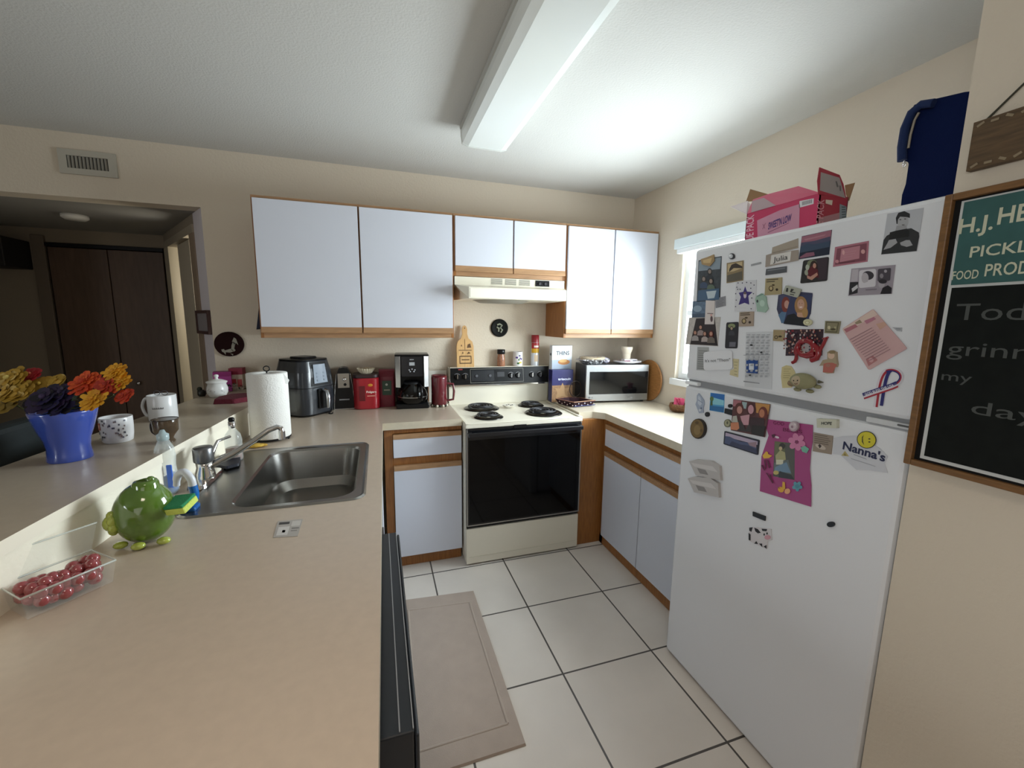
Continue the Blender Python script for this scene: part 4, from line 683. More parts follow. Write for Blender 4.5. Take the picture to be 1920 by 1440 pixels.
# ================================================================ CHALKBOARD + HANGING SIGN (on the short wall)
cbx = FX-.002; BT = .028
def wpt(u, v, off=0, full=True):
    p = at('x', XF-BT, u, v); p.x = XF-off; return p
L0_ = at('x', XF-BT, 1760, 370); L1_ = at('x', XF-BT, 1703, 873); R0_ = at('x', XF-BT, 1920, 333); R1_ = at('x', XF-BT, 1920, 926)
ky = (L0_.y+L1_.y)/2; kzt = (L0_.z+R0_.z)/2; kzb = (L1_.z+R1_.z)/2
kb = thing('chalkboard', 'wood-framed chalkboard with a green lettered sign panel, hung on the wall beside the refrigerator', 'chalkboard', (XF-.01, ky-.28, kzb))
KY1 = ky; KY0 = ky-.56; fw_ = .014; FO = mat('7a5630', .45, vary=(12, .2), stretch=(14, 2, 14))
f = MB(); X0, X1 = FX-.001-BT, FX-.001
for a_, b_ in (((X0, KY1-fw_, kzb), (X1, KY1, kzt)), ((X0, KY0, kzb), (X1, KY0+fw_, kzt)), ((X0, KY0+fw_, kzt-fw_), (X1, KY1-fw_, kzt)), ((X0, KY0+fw_, kzb), (X1, KY1-fw_, kzb+fw_))): f.box(a_, b_, FO)
f.build('frame', kb, bevel=.002)
i0, i1, j0, j1 = KY0+fw_, KY1-fw_, kzb+fw_, kzt-fw_
f = MB(); f.box((X0+.012, i0, j0), (X1, i1, j1), BLKM); f.build('inner_rabbet', kb)
w0 = i1-.012; f = MB(); f.box((X0+.009, i0, j0+.006), (X0+.013, w0, j1-.004), mat('cfd0cc', .6)); f.build('white_border', kb)
zsp = at('x', XF-BT, 1772, 535).z
bd_ = MB().box((X0+.007, i0+.008, j0+.014), (X0+.010, w0-.008, zsp-.006), mat('141715', .85, vary=(30, .18), spec=.2)).build('slate', kb)
ch = mat('4c4f4c', .9)
def ktext(mb, s, z, y, h, wd, m, bold=0): mb.text(s, (X0+.0062, y, z), (0, -wd, 0), (0, 0, h), m, bold)
pass
def kpx(u, v): return at('x', X0+.007, u, v)
for s, u, v, h, wd in (("Today's", 1790, 600, .035, .20), ('grinning', 1775, 665, .030, .20), ('my', 1765, 712, .02, .05), ('day', 1820, 775, .028, .10)):
    p = kpx(u, v); t_ = MB(); ktext(t_, s, p.z, p.y, h, wd, ch); t_.build('chalk_word', bd_)
pass
hp_ = MB().box((X0+.006, i0+.008, zsp), (X0+.010, w0-.006, j1-.008), mat('2f5a57', .6, vary=(14, .12)))
hd_ = hp_.build('sign_panel', kb)
t_ = MB(); lt_ = mat('c8c8ae', .6)
def kt(s, u0, v0, wd, h, b=.01): p = kpx(u0, v0); t_.text(s, (X0+.0055, p.y, p.z), (0, -wd, 0), (0, 0, h), lt_, b)
kt('H.J.', 1797, 439, .053, .030, .02); kt('HEINZ', 1870, 421, .105, .032, .02)
kt('PICKLES', 1818, 483, .115, .022, .012); kt('FOOD', 1785, 525, .042, .018, .012); kt('PRODUCTS', 1846, 518, .125, .024, .012)
t_.build('lettering', hd_)
sg = thing('hanging_sign', 'brown wooden plaque with carved border hanging from a cord above the chalkboard', 'sign', (XF-.01, -2.46, 1.83))
a = at('x', XF-.02, 1832, 228); b = at('x', XF-.02, 1806, 323); SY1 = max(a.y, b.y)-.004; sz1 = a.z; sz0 = b.z
sb = MB().box((XF-.02, SY1-.24, sz0), (XF-.003, SY1, sz1), mat('5a452c', .6, vary=(10, .3), stretch=(14, 2, 14)))
for k in range(11):
    for z in (sz0+.008, sz1-.008): sb.M = Matrix.Translation((XF-.0205, SY1-.012-k*.021, z)) @ Matrix.Rotation(.5*(k % 3)-.5, 4, 'X'); sb.box((-.0006, -.006, -.0025), (.0004, .006, .0025), mat('8c7c62', .7)); sb.M = Matrix()
sb.build('board', sg, bevel=.002)
MB().tube([(XF-.012, SY1-.012, sz1-.004), (XF-.008, SY1-.12, sz1+.105), (XF-.012, SY1-.228, sz1-.004)], .0022, mat('3c3a2c', .8), 6).build('cord', sg)
# ================================================================ WALL ITEMS
q = at('y', 0, 431, 645); e1 = at('y', 0, 403, 645); e2 = at('y', 0, 431, 622)
rx_ = (q-e1).length; rz_ = (q-e2).length
pq = MB(); pts = [(q.x+rx_*math.cos(t*math.pi/16), q.z+rz_*math.sin(t*math.pi/16)) for t in range(32)]
pq.prism([(x, -.002, z) for x, z in pts], [(x, -.016, z) for x, z in pts], mat('210b0a', .85, spec=.15)); pl = one('wall_plaque', pq, 'dark oval wall plaque with a carved figure, left of the wall cabinets', 'plaque', bevel=.002)
g = MB(); gm = mat('8c8678', .6)
def wp(u, v, off=.0165): p = at('y', 0, u, v); p.y = -off; return p
CQ = lambda u, v: (340+u/6, 540+v/6)
for pts_ in ([(600, 555), (625, 570), (650, 640), (620, 615), (615, 640), (580, 600)], [(590, 600), (615, 620), (605, 680), (620, 700), (600, 715), (570, 690), (575, 640)], [(460, 690), (490, 685), (500, 700), (570, 680), (600, 710), (560, 725), (510, 720), (510, 750), (490, 725), (470, 715)], [(560, 735), (595, 740), (590, 758)]): g.face([wp(*CQ(u, v)) for u, v in pts_][::-1], gm)
g.build('carved_figure', pl)
# small frame on the angled hall wall end
fm = MB(DM); u0, u1 = du(397.5, 600)+.002, du(373, 600); za, zb = dh(385, 582).z, dh(385, 626).z
u0 = .004; 
fr_ = thing('picture_frame', 'small brown picture frame at the corner of the hallway opening', 'picture frame', tuple(D0+DN*((u0+u1)/2)+Vector((0, 0, zb))))
b = MB(DM); w = .018; fmm = mat('4a3330', .5)
b.box((u0, -.018, zb), (u0+w, -.001, za), fmm).box((u1-w, -.018, zb), (u1, -.001, za), fmm).box((u0+w, -.018, zb), (u1-w, -.001, zb+w), fmm).box((u0+w, -.018, za-w), (u1-w, -.001, za), fmm); b.build('frame', fr_)
MB(DM).box((u0+w, -.010, zb+w), (u1-w, -.002, za-w), mat('8a8486', .4)).build('picture', fr_)
# navy item hanging on the cabinet side
a = at('x', -1.10, 480, 552); b = at('x', -1.10, 481, 619)
nb = MB(); c0 = at('y', -.16, 482, 588)
nb.prism([(-1.092, c0.y-.07, b.z+.02), (-1.092, c0.y+.07, b.z+.02), (-1.092, c0.y+.07, a.z), (-1.092, c0.y-.04, a.z+.02)], [(-1.135, c0.y-.06, b.z), (-1.125, c0.y+.06, b.z), (-1.11, c0.y+.06, a.z-.02), (-1.11, c0.y-.03, a.z)], mat('161a30', .8))
one('oven_mitt', nb, 'dark navy cloth hanging on the left side of the wall cabinets', 'cloth', bevel=.006)
# round trivet
q = at('y', 0, 936, 615); r = (at('y', 0, 952, 615)-q).length
tv = MB().lathe([(r*.99, 0), (r, .008), (r*.9, .014), (r*.78, .010), (0, .010)], (q.x, -.001, q.z), mat('121310', .7, spec=.2), 32, True, (0, -1, 0)); t_ = one('round_plaque', tv, 'small round black plaque on the wall above the stove', 'plaque')
g = MB(); fmv = mat('8e917e', .6)
g.tube([(q.x-r*.3, -.013, q.z+r*.35), (q.x, -.013, q.z+r*.45), (q.x+r*.25, -.013, q.z+r*.3), (q.x+r*.05, -.013, q.z), (q.x+r*.3, -.013, q.z-r*.2), (q.x+r*.1, -.013, q.z-r*.5)], r*.10, fmv, 8).tube([(q.x-r*.35, -.013, q.z+r*.1), (q.x-r*.1, -.013, q.z-.05*r), (q.x-r*.15, -.013, q.z-r*.4)], r*.10, fmv, 8); g.build('painted_bird', t_)
# ================================================================ ON TOP OF THE STOVE BACKGUARD
ZB = 1.1685
def bgp(u, y=-.04): return at('y', y, u, 690).x
x = bgp(871, -.03); hz = zat((x, -.03), 610)
wd = (bgp(887)-bgp(855))/2
pr = [(-wd, 0), (wd, 0), (wd*.98, .12), (wd*.85, .145), (wd*.42, .165), (wd*.28, .19), (wd*.30, .215), (wd*.2, .232), (0, .238), (-wd*.2, .232), (-wd*.30, .215), (-wd*.28, .19), (-wd*.42, .165), (-wd*.85, .145), (-wd*.98, .12)]
sc_ = (hz-ZB)/.238
board = MB(); ly = lambda z: -.062+z*.13      # leaning back on the wall
board.prism([(x+a, ly(z*sc_), ZB+z*sc_) for a, z in pr], [(x+a, ly(z*sc_)-.012, ZB+z*sc_) for a, z in pr], mat('c9a068', .55, vary=(10, .12), stretch=(14, 2, 1.5)))
ctb = one('cutting_board', board, 'small pale wooden paddle board with burnt pictures standing on the stove', 'cutting board', bevel=.002)
g = MB(); bm_ = mat('5c4022', .7)
def bp_(a, z): return (x+a*wd, ly(z*sc_)-.0127, ZB+z*sc_)
for q_ in ([(-.75, .095), (.75, .095), (.75, .099), (-.75, .099)], [(-.05, .1), (.0, .1), (.0, .16), (-.05, .16)], [(-.7, .02), (-.6, .02), (-.6, .065), (-.7, .065)], [(-.6, .02), (.6, .02), (.6, .026), (-.6, .026)], [(.6, .02), (.7, .02), (.7, .065), (.6, .065)], [(-.6, .06), (.6, .06), (.6, .066), (-.6, .066)], [(-.4, .075), (-.2, .08), (-.3, .09)], [(.15, .075), (.6, .078), (.4, .09)], [(-.45, .04), (.45, .04), (.45, .046), (-.45, .046)], [(.2, .11), (.7, .112), (.6, .135), (.3, .13)], [(-.5, .12), (-.35, .118), (-.4, .132)]): g.face([bp_(*z) for z in q_][::-1], bm_)
g.M = Matrix(); g.lathe([(.004, 0), (.004, .001)], bp_(0, .222), bm_, 10, True, (0, -1, 0)); g.build('burnt_picture', ctb)
def prof_thing(name, label, cat, c, parts, group=None):
    t = thing(name, label, cat, c, group)
    for nm, pf, m_, sx in parts: MB().lathe([(r, z) for r, z in pf], c, m_, 28, True, None, sx, sx).build(nm, t)
    return t
x = bgp(939); c = Vector((x, -.045, ZB)); h = zat(c, 655)-ZB; r = rad(c, 15)
prof_thing('pepper_grinder', 'small glass spice grinder with black cap, on the stove left of the floral tin', 'spice jar', c, [('jar', [(r*.9, 0), (r, .006), (r*.95, h*.5), (r*.8, h*.72)], mat('9a6a50', .25, vary=(160, .5)), 1), ('cap', [(r*.85, h*.72), (r, h*.75), (r, h*.98), (r*.9, h)], BLK, 1)])
x = bgp(970); c = Vector((x, -.045, ZB)); h = zat(c, 659)-ZB; r = rad(c, 18)
t_ = prof_thing('floral_tin', 'white floral tin cup standing on the stove left of the spray can', 'tin', c, [('cup', [(r*.92, 0), (r, .004), (r, h-.002), (r*.96, h), (r*.93, h-.004), (r*.9, .006)], mat('e3e1e0', .3), 1)])
g = MB()
def oncyl(c, r, a, z): return Vector((c.x+r*math.sin(a), c.y-r*math.cos(a), c.z+z))
def patch_cyl(mb, c, r, a0, a1, z0, z1, m_, n=6):
    vs = []; 
    for i in range(n+1):
        a = a0+(a1-a0)*i/n; vs += [oncyl(c, r, a, z0), oncyl(c, r, a, z1)]
    mb.add(vs, [(2*i, 2*i+2, 2*i+3, 2*i+1) for i in range(n)], m_, True)
for a, z, s, col in ((-.5, .6, .25, '5a3c8a'), (.1, .72, .2, '4a4a7a'), (.3, .25, .3, 'c8b020'), (-.2, .2, .25, '3a6a34'), (.5, .5, .2, '5a3c8a'), (-.05, .45, .15, '3a6a34'), (.2, .55, .12, '2c2c50')): patch_cyl(g, c, r*1.01, a-s, a+s, h*(z-.06), h*(z+.06), mat(col, .4))
g.build('flower_print', t_)
x = bgp(1002); c = Vector((x, -.045, ZB)); h = zat(c, 628)-ZB; r = rad(c, 15)
t_ = prof_thing('spray_can', 'red-capped cooking spray can standing on the stove', 'spray can', c, [('can', [(r, 0), (r, h*.72), (r*.85, h*.77)], mat('c9ccd2', .3, .3), 1), ('cap', [(r*.95, h*.76), (r*.95, h*.98), (r*.85, h)], mat('8c1420', .35), 1)])
g = MB(); patch_cyl(g, c, r*1.01, -1.4, 1.4, h*.42, h*.56, mat('d8a81c', .35), 12); patch_cyl(g, c, r*1.01, -1.4, 1.4, h*.56, h*.75, mat('a81c24', .35), 12); patch_cyl(g, c, r*1.02, -.5, .5, h*.14, h*.36, mat('d8c0a0', .35)); patch_cyl(g, c, r*1.025, -.6, .6, h*.60, h*.66, mat('eee6dc', .35)); g.build('label_band', t_)
# spoon rest on the cooktop
c = at('z', .898, 955, 764); sr = MB(); n = 28
top = [(c.x+.048*(1+.12*math.sin(5*t*2*math.pi/n))*math.cos(t*2*math.pi/n), c.y+.040*(1+.12*math.sin(5*t*2*math.pi/n))*math.sin(t*2*math.pi/n)) for t in range(n)]
sr.prism([(c.x+(x-c.x)*.7, c.y+(y-c.y)*.7, .9025) for x, y in top], [(x, y, .916) for x, y in top], mat('e6e2d6', .3), True, True); sp_ = one('spoon_rest', sr, 'small ruffled white dish between the back burners of the stove', 'dish')
g = MB(); 
for dx, dy in ((-.02, .0), (.0, .015), (.02, -.005), (.005, -.015)): g.ball((c.x+dx, c.y+dy, .917), .006, mat('4a4436', .5), 8, (1, 1, .4))
g.build('painted_leaf', sp_)
# ================================================================ LEFT OF THE STOVE, ON THE COUNTER
def pos(u, v, r): return stand(u, v, r, CT)
# coffee maker
c = fit(pos(774, 766, .085), -.125); c.z = CT+.0005; H = zat(c, 663)-CT; W2 = rad(c, 60)
ang = -.06
cm = thing('coffee_maker', 'black and steel drip coffee maker with a glass carafe on the counter', 'coffee maker', c); M = RZ(c, ang)
D2 = .095
MB(M).box((-W2, -D2, 0), (W2, D2, .035), BLK).build('base', cm, bevel=.008)
b = MB(M); b.box((-W2, .03, .035), (W2, D2, H-.006), BLK).box((-W2*.72, -D2*.9, H*.62), (W2*.72, .03, H-.006), BLK); b.build('tower', cm, bevel=.006)
for s in (-1, 1): 
    b = MB(M); b.prism([(s*W2*.70, -D2*.95, H*.40), (s*W2*1.02, -D2*.75, H*.40), (s*W2*1.02, .03, H*.40), (s*W2*.72, .03, H*.40)][::s], [(s*W2*.70, -D2*.95, H*.97), (s*W2*1.02, -D2*.75, H*.97), (s*W2*1.02, .03, H*.97), (s*W2*.72, .03, H*.97)][::s], mat('b9babc', .25, 1)); b.build('steel_panel', cm, bevel=.004)
MB(M).box((-W2*1.03, -D2*.97, H*.965), (W2*1.03, D2, H), BLK).build('lid', cm, bevel=.006)
b = MB(M); b.box((-W2*.62, -D2*.92, H*.60), (W2*.62, -D2*.88, H*.96), mat('1b1c20', .2)).box((-.017, -D2*.94, H*.80), (.017, -D2*.9, H*.86), mat('a9adb0', .3)); 
b.text('Mr. Coffee'[:0] or 'BREW', (-.013, -D2*.935, H*.90), (.026, 0, 0), (0, 0, .006), mat('c8c8ca', .4), .02)
for dx, dz in ((-.018, .72), (0, .735), (.018, .72), (-.012, .69), (.012, .69)): b.cyl((dx, -D2*.92, H*dz), .0045, .004, mat('b0b2b6', .3), 12, (0, -1, 0))
b.build('control_panel', cm)
cc = Vector((0, -.028, .036)); R0 = W2*.93
cr_ = MB(M).lathe([(R0*.8, 0), (R0*.96, .02), (R0, .05), (R0*.9, .085), (R0*.62, .118), (R0*.55, .128)], cc, mat('0c0b0a', .06, spec=.4), 32).build('carafe', cm)
b = MB(M); b.lathe([(R0*.58, .126), (R0*.55, .140), (0, .144)], cc, BLKM, 28).lathe([(R0*1.005, .040), (R0*1.005, .046)], cc, mat('9a9a98', .3, 1), 32, False); b.build('carafe_lid', cr_)
b = MB(M); hx = R0*.45; b.tube([(hx, cc.y-R0*.45, .036+.125), (hx+.01, cc.y-R0*1.05, .036+.115), (hx+.012, cc.y-R0*1.15, .036+.06), (hx+.005, cc.y-R0*.95, .036+.03)], [.009, .010, .010, .008], BLK, 10); b.build('carafe_handle', cr_)
# maroon mug on a braided mat
c = fit(pos(824, 760, .045), -.165); ms = one('braided_coaster', (lambda mb: [mb.ball((c.x+.052*math.cos(k*.39), c.y+.052*math.sin(k*.39), CT+.009), .0095, mat('d8d2c0' if k % 2 else '38352c', .8), 8) for k in range(16)] and mb)(MB().cyl((c.x, c.y, CT+.001), .048, .008, mat('cfc8b4', .8), 24)), 'round braided black and white coaster under the maroon mug', 'coaster')
cz = CT+.0095; h = zat(Vector((c.x, c.y, cz)), 703)-cz; r = rad(c, 30)
mg_ = thing('coffee_mug', 'tall maroon mug standing on the braided coaster beside the stove', 'mug', (c.x, c.y, cz), 'mugs on the counters')
MAR = mat('5e1420', .25, coat=.5)
MB().lathe([(r*.9, 0), (r, .006), (r*.97, h*.5), (r, h*.9), (r*.96, h), (r*.88, h-.004), (r*.86, .01), (0, .008)], (c.x, c.y, cz), MAR, 32).build('cup', mg_)
MB().tube([(c.x+r*.9, c.y-.01, cz+h*.72), (c.x+r*1.7, c.y-.02, cz+h*.70), (c.x+r*1.8, c.y-.02, cz+h*.45), (c.x+r*1.7, c.y-.02, cz+h*.18), (c.x+r*.9, c.y-.01, cz+h*.14)], .008, MAR, 10).build('handle', mg_)
# white card behind the mug
a = at('y', -.05, 800, 762); b = at('y', -.05, 845, 697); h = zat(Vector((a.x, -.05)), 697)-CT
w_ = MB(); w_.M = Matrix.Translation((0, 0, CT+.001)) @ Matrix.Rotation(-.08, 4, 'X'); w_.box((a.x, -.05, .0), (-.006, -.042, h), mat('d9d4c8', .6)).box((a.x+.005, -.0515, 0), (a.x+.018, -.041, h*.8), mat('8a5a34', .5))
wc = one('recipe_card_stand', w_, 'white card with a wooden edge standing behind the maroon mug', 'card stand')
# red coffee bag
c = pos(727, 763, .03); h = zat(c, 692)-CT; wd = rad(c, 29)
bg_ = thing('coffee_bag', 'red foil coffee bag with a green label beside the coffee maker', 'coffee bag', (c.x, c.y, CT+.001))
b = MB(RZ((c.x, c.y, CT+.001), -.1)); rr_ = lambda z, w, d: [(x, y, z) for x, y in rrect(-w, -d, w, d, min(w, d)*.4, 3)]
L_ = [rr_(0, wd, .03), rr_(h*.3, wd*1.02, .032), rr_(h*.8, wd*.98, .024), rr_(h*.95, wd, .006), rr_(h, wd, .004)]
for A_, B_ in zip(L_, L_[1:]): ring(b, A_, B_, mat('7a1a30', .35, bump=(60, .4, .004)))
b.face(L_[-1], mat('7a1a30', .35, bump=(60, .4, .004))); b.face(L_[0][::-1], mat('7a1a30', .35, bump=(60, .4, .004))); b.build('bag', bg_)
b = MB(RZ((c.x, c.y, CT+.001), -.1)); b.box((-wd*.55, -.0345, h*.32), (wd*.6, -.033, h*.70), mat('2c4a3a', .4)).lathe([(.008, 0), (.008, .001)], (0, -.0345, h*.6), mat('c0c8c0', .4), 16, True, (0, -1, 0)); b.box((-wd*.35, -.0352, h*.44), (wd*.4, -.0344, h*.47), mat('a8a090', .4)); b.build('label', bg_)
# red canister + filters
c = fit(pos(689, 766, .052), -.085); c.z = CT+.0005; h = zat(c, 700)-CT; r = rad(c, 48)
cn = thing('coffee_canister', 'large red plastic coffee canister beside the can opener', 'canister', c)
RD = mat('9a1220', .3, coat=.3)
b = MB(RZ(c, 0)); L_ = [[(x, y, z) for x, y in rrect(-s, -s, s, s, s*.55, 6)] for s, z in ((r*.92, 0), (r, .006), (r, h*.86), (r*.93, h*.92))]
for A_, B_ in zip(L_, L_[1:]): ring(b, A_, B_, RD)
b.face(L_[-1], RD); b.face(L_[0][::-1], RD); b.build('tub', cn)
b = MB(RZ(c, 0)); L_ = [[(x, y, z) for x, y in rrect(-s, -s, s, s, s*.55, 6)] for s, z in ((r*1.0, h*.90), (r*1.02, h*.92), (r*1.02, h*.99), (r*.98, h))]
for A_, B_ in zip(L_, L_[1:]): ring(b, A_, B_, mat('2c1a1c', .35))
b.face(L_[-1], mat('2c1a1c', .35)); b.face(L_[0][::-1], mat('2c1a1c', .35)); b.build('lid', cn)
b = MB(RZ(c, 0)); b.box((-r*.55, -r-.0006, h*.25), (-r*.1, -r+.001, h*.68), mat('5e0c14', .4)); b.text('Folgers', (-r*.0, -r-.0012, h*.48), (r*.75, 0, 0), (0, 0, .013), mat('f0dcd0', .4), .03); b.box((r*.05, -r-.0008, h*.38), (r*.65, -r+.001, h*.40), mat('e0a890', .4)); b.ball((r*.3, -r, h*.70), .016, mat('c8862c', .4), 12, (1, .08, .6)); b.build('label', cn)
flt = MB(); z0 = c.z+h+.0005; n = 48; vs = []
for k, (rr0, zz) in enumerate(((.032, 0), (.037, .004), (.056, .034))):
    for i in range(n): a = 2*math.pi*i/n; q_ = rr0*(1+(.07 if i % 2 else -.07)*(k > 0)); vs.append((c.x+q_*math.cos(a), c.y+q_*math.sin(a), z0+zz))
fmt_ = mat('e2d9c0', .9); flt.add(vs, [(k*n+i, k*n+(i+1) % n, (k+1)*n+(i+1) % n, (k+1)*n+i) for k in range(2) for i in range(n)], fmt_); flt.add(vs[:n], [tuple(range(n))[::-1]], fmt_)
one('coffee_filters', flt, 'stack of fluted cream paper coffee filters on the red canister', 'coffee filters')
# can opener
c = fit(pos(647, 765, .05), -.075); c.z = CT+.0005; h = zat(c, 688)-CT; r = rad(c, 34)
co_ = thing('can_opener', 'black and chrome electric can opener right of the air fryer', 'can opener', c); M = RZ(c, .05)
pf = [(-r*1.1, 0), (r*1.15, 0), (r*1.0, h*.55), (r*.78, h*.85), (r*.45, h*.98), (0, h), (-r*.45, h*.98), (-r*.72, h*.85), (-r*.95, h*.55)]
MB(M).prism([(x, -.045, z) for x, z in pf], [(x, .05, z) for x, z in pf], BLK).build('body', co_, bevel=.005)
b = MB(M); b.box((-r*.62, -.049, h*.52), (r*.62, -.044, h*.86), mat('a8a6a0', .3, 1)); b.ball((r*.1, -.052, h*.72), .012, CHROME, 14, (1, .5, 1)); b.cyl((r*.15, -.05, h*.60), .009, .008, BLKM, 14, (0, -1, 0)); b.build('cutting_head', co_)
b = MB(M); 
for s in (-1, 1): b.tube([(s*r*1.12, -.046, .003), (s*r*.95, -.048, h*.55), (s*r*.74, -.046, h*.85)], .0018, CHROME, 6)
b.tube([(-r*1.12, -.046, .003), (r*1.12, -.046, .003)], .0025, CHROME, 6); b.build('chrome_trim', co_)
b = MB(M); b.box((-r*.55, -.0465, h*.22), (r*.55, -.0445, h*.25), mat('8a8a8c', .4)); b.build('name_strip', co_)
# air fryer
c = fit(pos(575, 775, .135), -.165); c.z = CT+.0005; H = zat(c, 668)-CT; R = rad(c, 93)
af = thing('air_fryer', 'dark grey basket air fryer with a lit-up white control panel', 'air fryer', c)
AG = mat('24282e', .3, coat=.4)
Y = math.radians(50); M = RZ(c, Y)          # its front looks along local -y
def sq(s, z, k=.5): return [(x, y, z) for x, y in rrect(-s, -s, s, s, s*k, 7)]
b = MB(M); L_ = [sq(R*.86, 0), sq(R*.93, .012), sq(R*.97, H*.3), sq(R*.95, H*.5), sq(R*.90, H*.75), sq(R*.80, H*.93), sq(R*.70, H*.965)]
for i, (A_, B_) in enumerate(zip(L_, L_[1:])): ring(b, A_, B_, AG if i else BLKM)
b.face(L_[-1], BLK); b.face(L_[0][::-1], BLK); b.build('housing', af)
b = MB(M); L2 = [sq(R*.80, H*.94), sq(R*.78, H*.965), sq(R*.45, H*.97), sq(R*.42, H), sq(R*.36, H)]
for A_, B_ in zip(L2, L2[1:]): ring(b, A_, B_, BLK)
b.face(L2[-1], BLK); b.build('top_vent', af)
b = MB(M); b.tube([(x*.97/.95, y, H*.49) for x, y, z in sq(R*.965, 0)], .0015, BLKM, 6, True); b.build('seam', af)
def fs(x, z, off=0):                      # point on the slightly sloped front
    s = R*(.955-.06*(z/H-.5)-.10*max(0, z/H-.75)*4*.25) ; return (x, -s-off, z)
b = MB(M); P_ = [fs(-R*.50, H*.52, .002), fs(R*.50, H*.52, .002), fs(R*.42, H*.92, -.012), fs(-R*.42, H*.92, -.012)]
b.prism([Vector(p)+Vector((0, .02, 0)) for p in P_], P_, BLK); b.build('panel_surround', af, bevel=.004)
b = MB(M); P_ = [fs(-R*.36, H*.56, .0045), fs(R*.36, H*.56, .0045), fs(R*.31, H*.88, -.003), fs(-R*.31, H*.88, -.003)]; b.prism([Vector(p)+Vector((0, .004, 0)) for p in P_], P_, mat('98a2ae', .12, coat=.6)); cp_ = b.build('control_panel', af)
b = MB(M)
for k in range(4):
    for s in (-1, 1): z = H*(.61+.06*k); p = fs(s*R*.18, z, .006-.012*k/4); b.lathe([(.006, 0), (.006, .0006)], p, mat('7f8a96', .3), 12, True, (0, -1, .1))
b.build('touch_icons', cp_)
b = MB(M); yf = -R*.98; b.box((-R*.22, yf-.012, H*.12), (R*.22, yf+.03, H*.46), BLK); dr = b.build('drawer_front', af, bevel=.006)
b = MB(M); b.tube([(0, yf-.01, H*.44), (0, yf-.045, H*.42), (0, yf-.05, H*.28), (0, yf-.045, H*.14)], [.012, .014, .014, .010], mat('b9bec4', .2, 1), 12); b.build('handle', dr)
cd_ = MB(); a = pos(612, 766, .0); pts = [c+Vector((R*.9, .05, H*.5)), c+Vector((R*1.08, .03, H*.60)), c+Vector((R*1.12, -.0, H*.30)), Vector((c.x+R*1.08, c.y-.03, CT+.02)), Vector((c.x+R*.98, c.y-.075, CT+.004)), Vector((c.x+R*1.12, c.y-.085, CT+.004)), Vector((c.x+R*1.12, c.y-.06, CT+.004))]
def smooth(pts, n=6):
    P = [Vector(p) for p in pts]; out = []
    for i in range(len(P)-1):
        p0 = P[max(i-1, 0)]; p1 = P[i]; p2 = P[i+1]; p3 = P[min(i+2, len(P)-1)]
        for k in range(n): t = k/n; out.append(.5*((2*p1)+(-p0+p2)*t+(2*p0-5*p1+4*p2-p3)*t*t+(-p0+3*p1-3*p2+p3)*t**3))
    return out+[P[-1]]
cd_.tube(smooth(pts), .0035, BLKM, 8); cd_.build('power_cord', af)
# ================================================================ PAPER TOWEL, SINK THINGS
c = pos(510, 829, .068); c.z = CT+.0005; H = zat(c, 699)-CT; R = rad(c, 77)
pt_ = thing('paper_towel_holder', 'black wire paper towel holder behind the sink', 'towel holder', c)
b = MB(); b.tube([(c.x+R*.95*math.cos(a), c.y+R*.95*math.sin(a), CT+.010) for a in [i*math.pi/12 for i in range(24)]], .004, BLKM, 8, True)
for a in (-.3, 1.8, 3.9): b.ball((c.x+R*.95*math.cos(a), c.y+R*.95*math.sin(a), CT+.0065), .0062, BLKM, 10)
b.tube([(c.x-R*.95, c.y, CT+.01), (c.x+R*.95, c.y, CT+.01)], .003, BLKM, 8); b.build('base_ring', pt_)
MB().tube([(c.x, c.y, CT+.01), (c.x, c.y, CT+H+.008)], .0035, BLKM, 8).tube([(c.x+.013*math.cos(a), c.y, CT+H+.020+.012*math.sin(a)) for a in [i*math.pi/8 for i in range(16)]], .0026, BLKM, 8, True).build('rod', pt_)
q = pos(463, 818, .002); q.x = max(q.x, lx(q.y)+.02); MB().tube(smooth([(q.x+.03, q.y, CT+.012), (q.x, q.y, CT+.014), (q.x, q.y, CT+.11), (q.x+.006, q.y+.01, CT+.125)]), .003, mat('6b6460', .3, 1), 8).build('tension_arm', pt_)
tw = MB().lathe([(.021, .016), (R*.985, .016), (R, .020), (R, H-.002), (R*.985, H), (.021, H), (.021, .016)], (c.x, c.y, CT), mat('e9e7e2', .9, bump=(150, .55, .004)), 48, False)
pr_ = one('paper_towel_roll', tw, 'full white quilted paper towel roll standing on its wire holder', 'paper towel roll')
g = MB(); g.sheet([(c.x+R*.9, c.y-R*.43, CT+H-.001), (c.x+R*1.13, c.y-R*.25, CT+H-.035), (c.x+R*1.02, c.y-R*.15, CT+H-.055), (c.x+R*.93, c.y-R*.35, CT+H-.05)], .0015, mat('efeeea', .9)); g.build('loose_corner', pr_)
GL = mat('dfe6e4', .05, alpha=.30); GLB = mat('e4eeee', .05, alpha=.32)
# amber soap bottle
c = pos(441, 868, .034); H = zat(c, 783)-CT; R = rad(c, 34)
sb_ = thing('soap_dispenser', 'clear glass soap dispenser with chrome collar and brown soap, behind the faucet', 'soap dispenser', (c.x, c.y, CT+.001))
MB().lathe([(0, .002), (R*.9, .002), (R, .01), (R, H*.5), (R*.85, H*.62), (R*.42, H*.72), (R*.36, H*.78)], (c.x, c.y, CT+.001), GL, 28).build('bottle', sb_)
MB().lathe([(0, .005), (R*.85, .005), (R*.92, .012), (R*.92, H*.30), (0, H*.30)], (c.x, c.y, CT+.001), mat('7c4630', .2), 28).build('liquid_soap', sb_)
MB().lathe([(R*.40, H*.76), (R*.42, H*.78), (R*.42, H*.90), (R*.3, H*.91)], (c.x, c.y, CT+.001), CHROME, 24).build('collar', sb_)
MB().lathe([(R*.22, H*.9), (R*.36, H*.92), (R*.36, H*.98), (R*.2, H)], (c.x, c.y, CT+.001), BLK, 20).build('pump_cap', sb_)
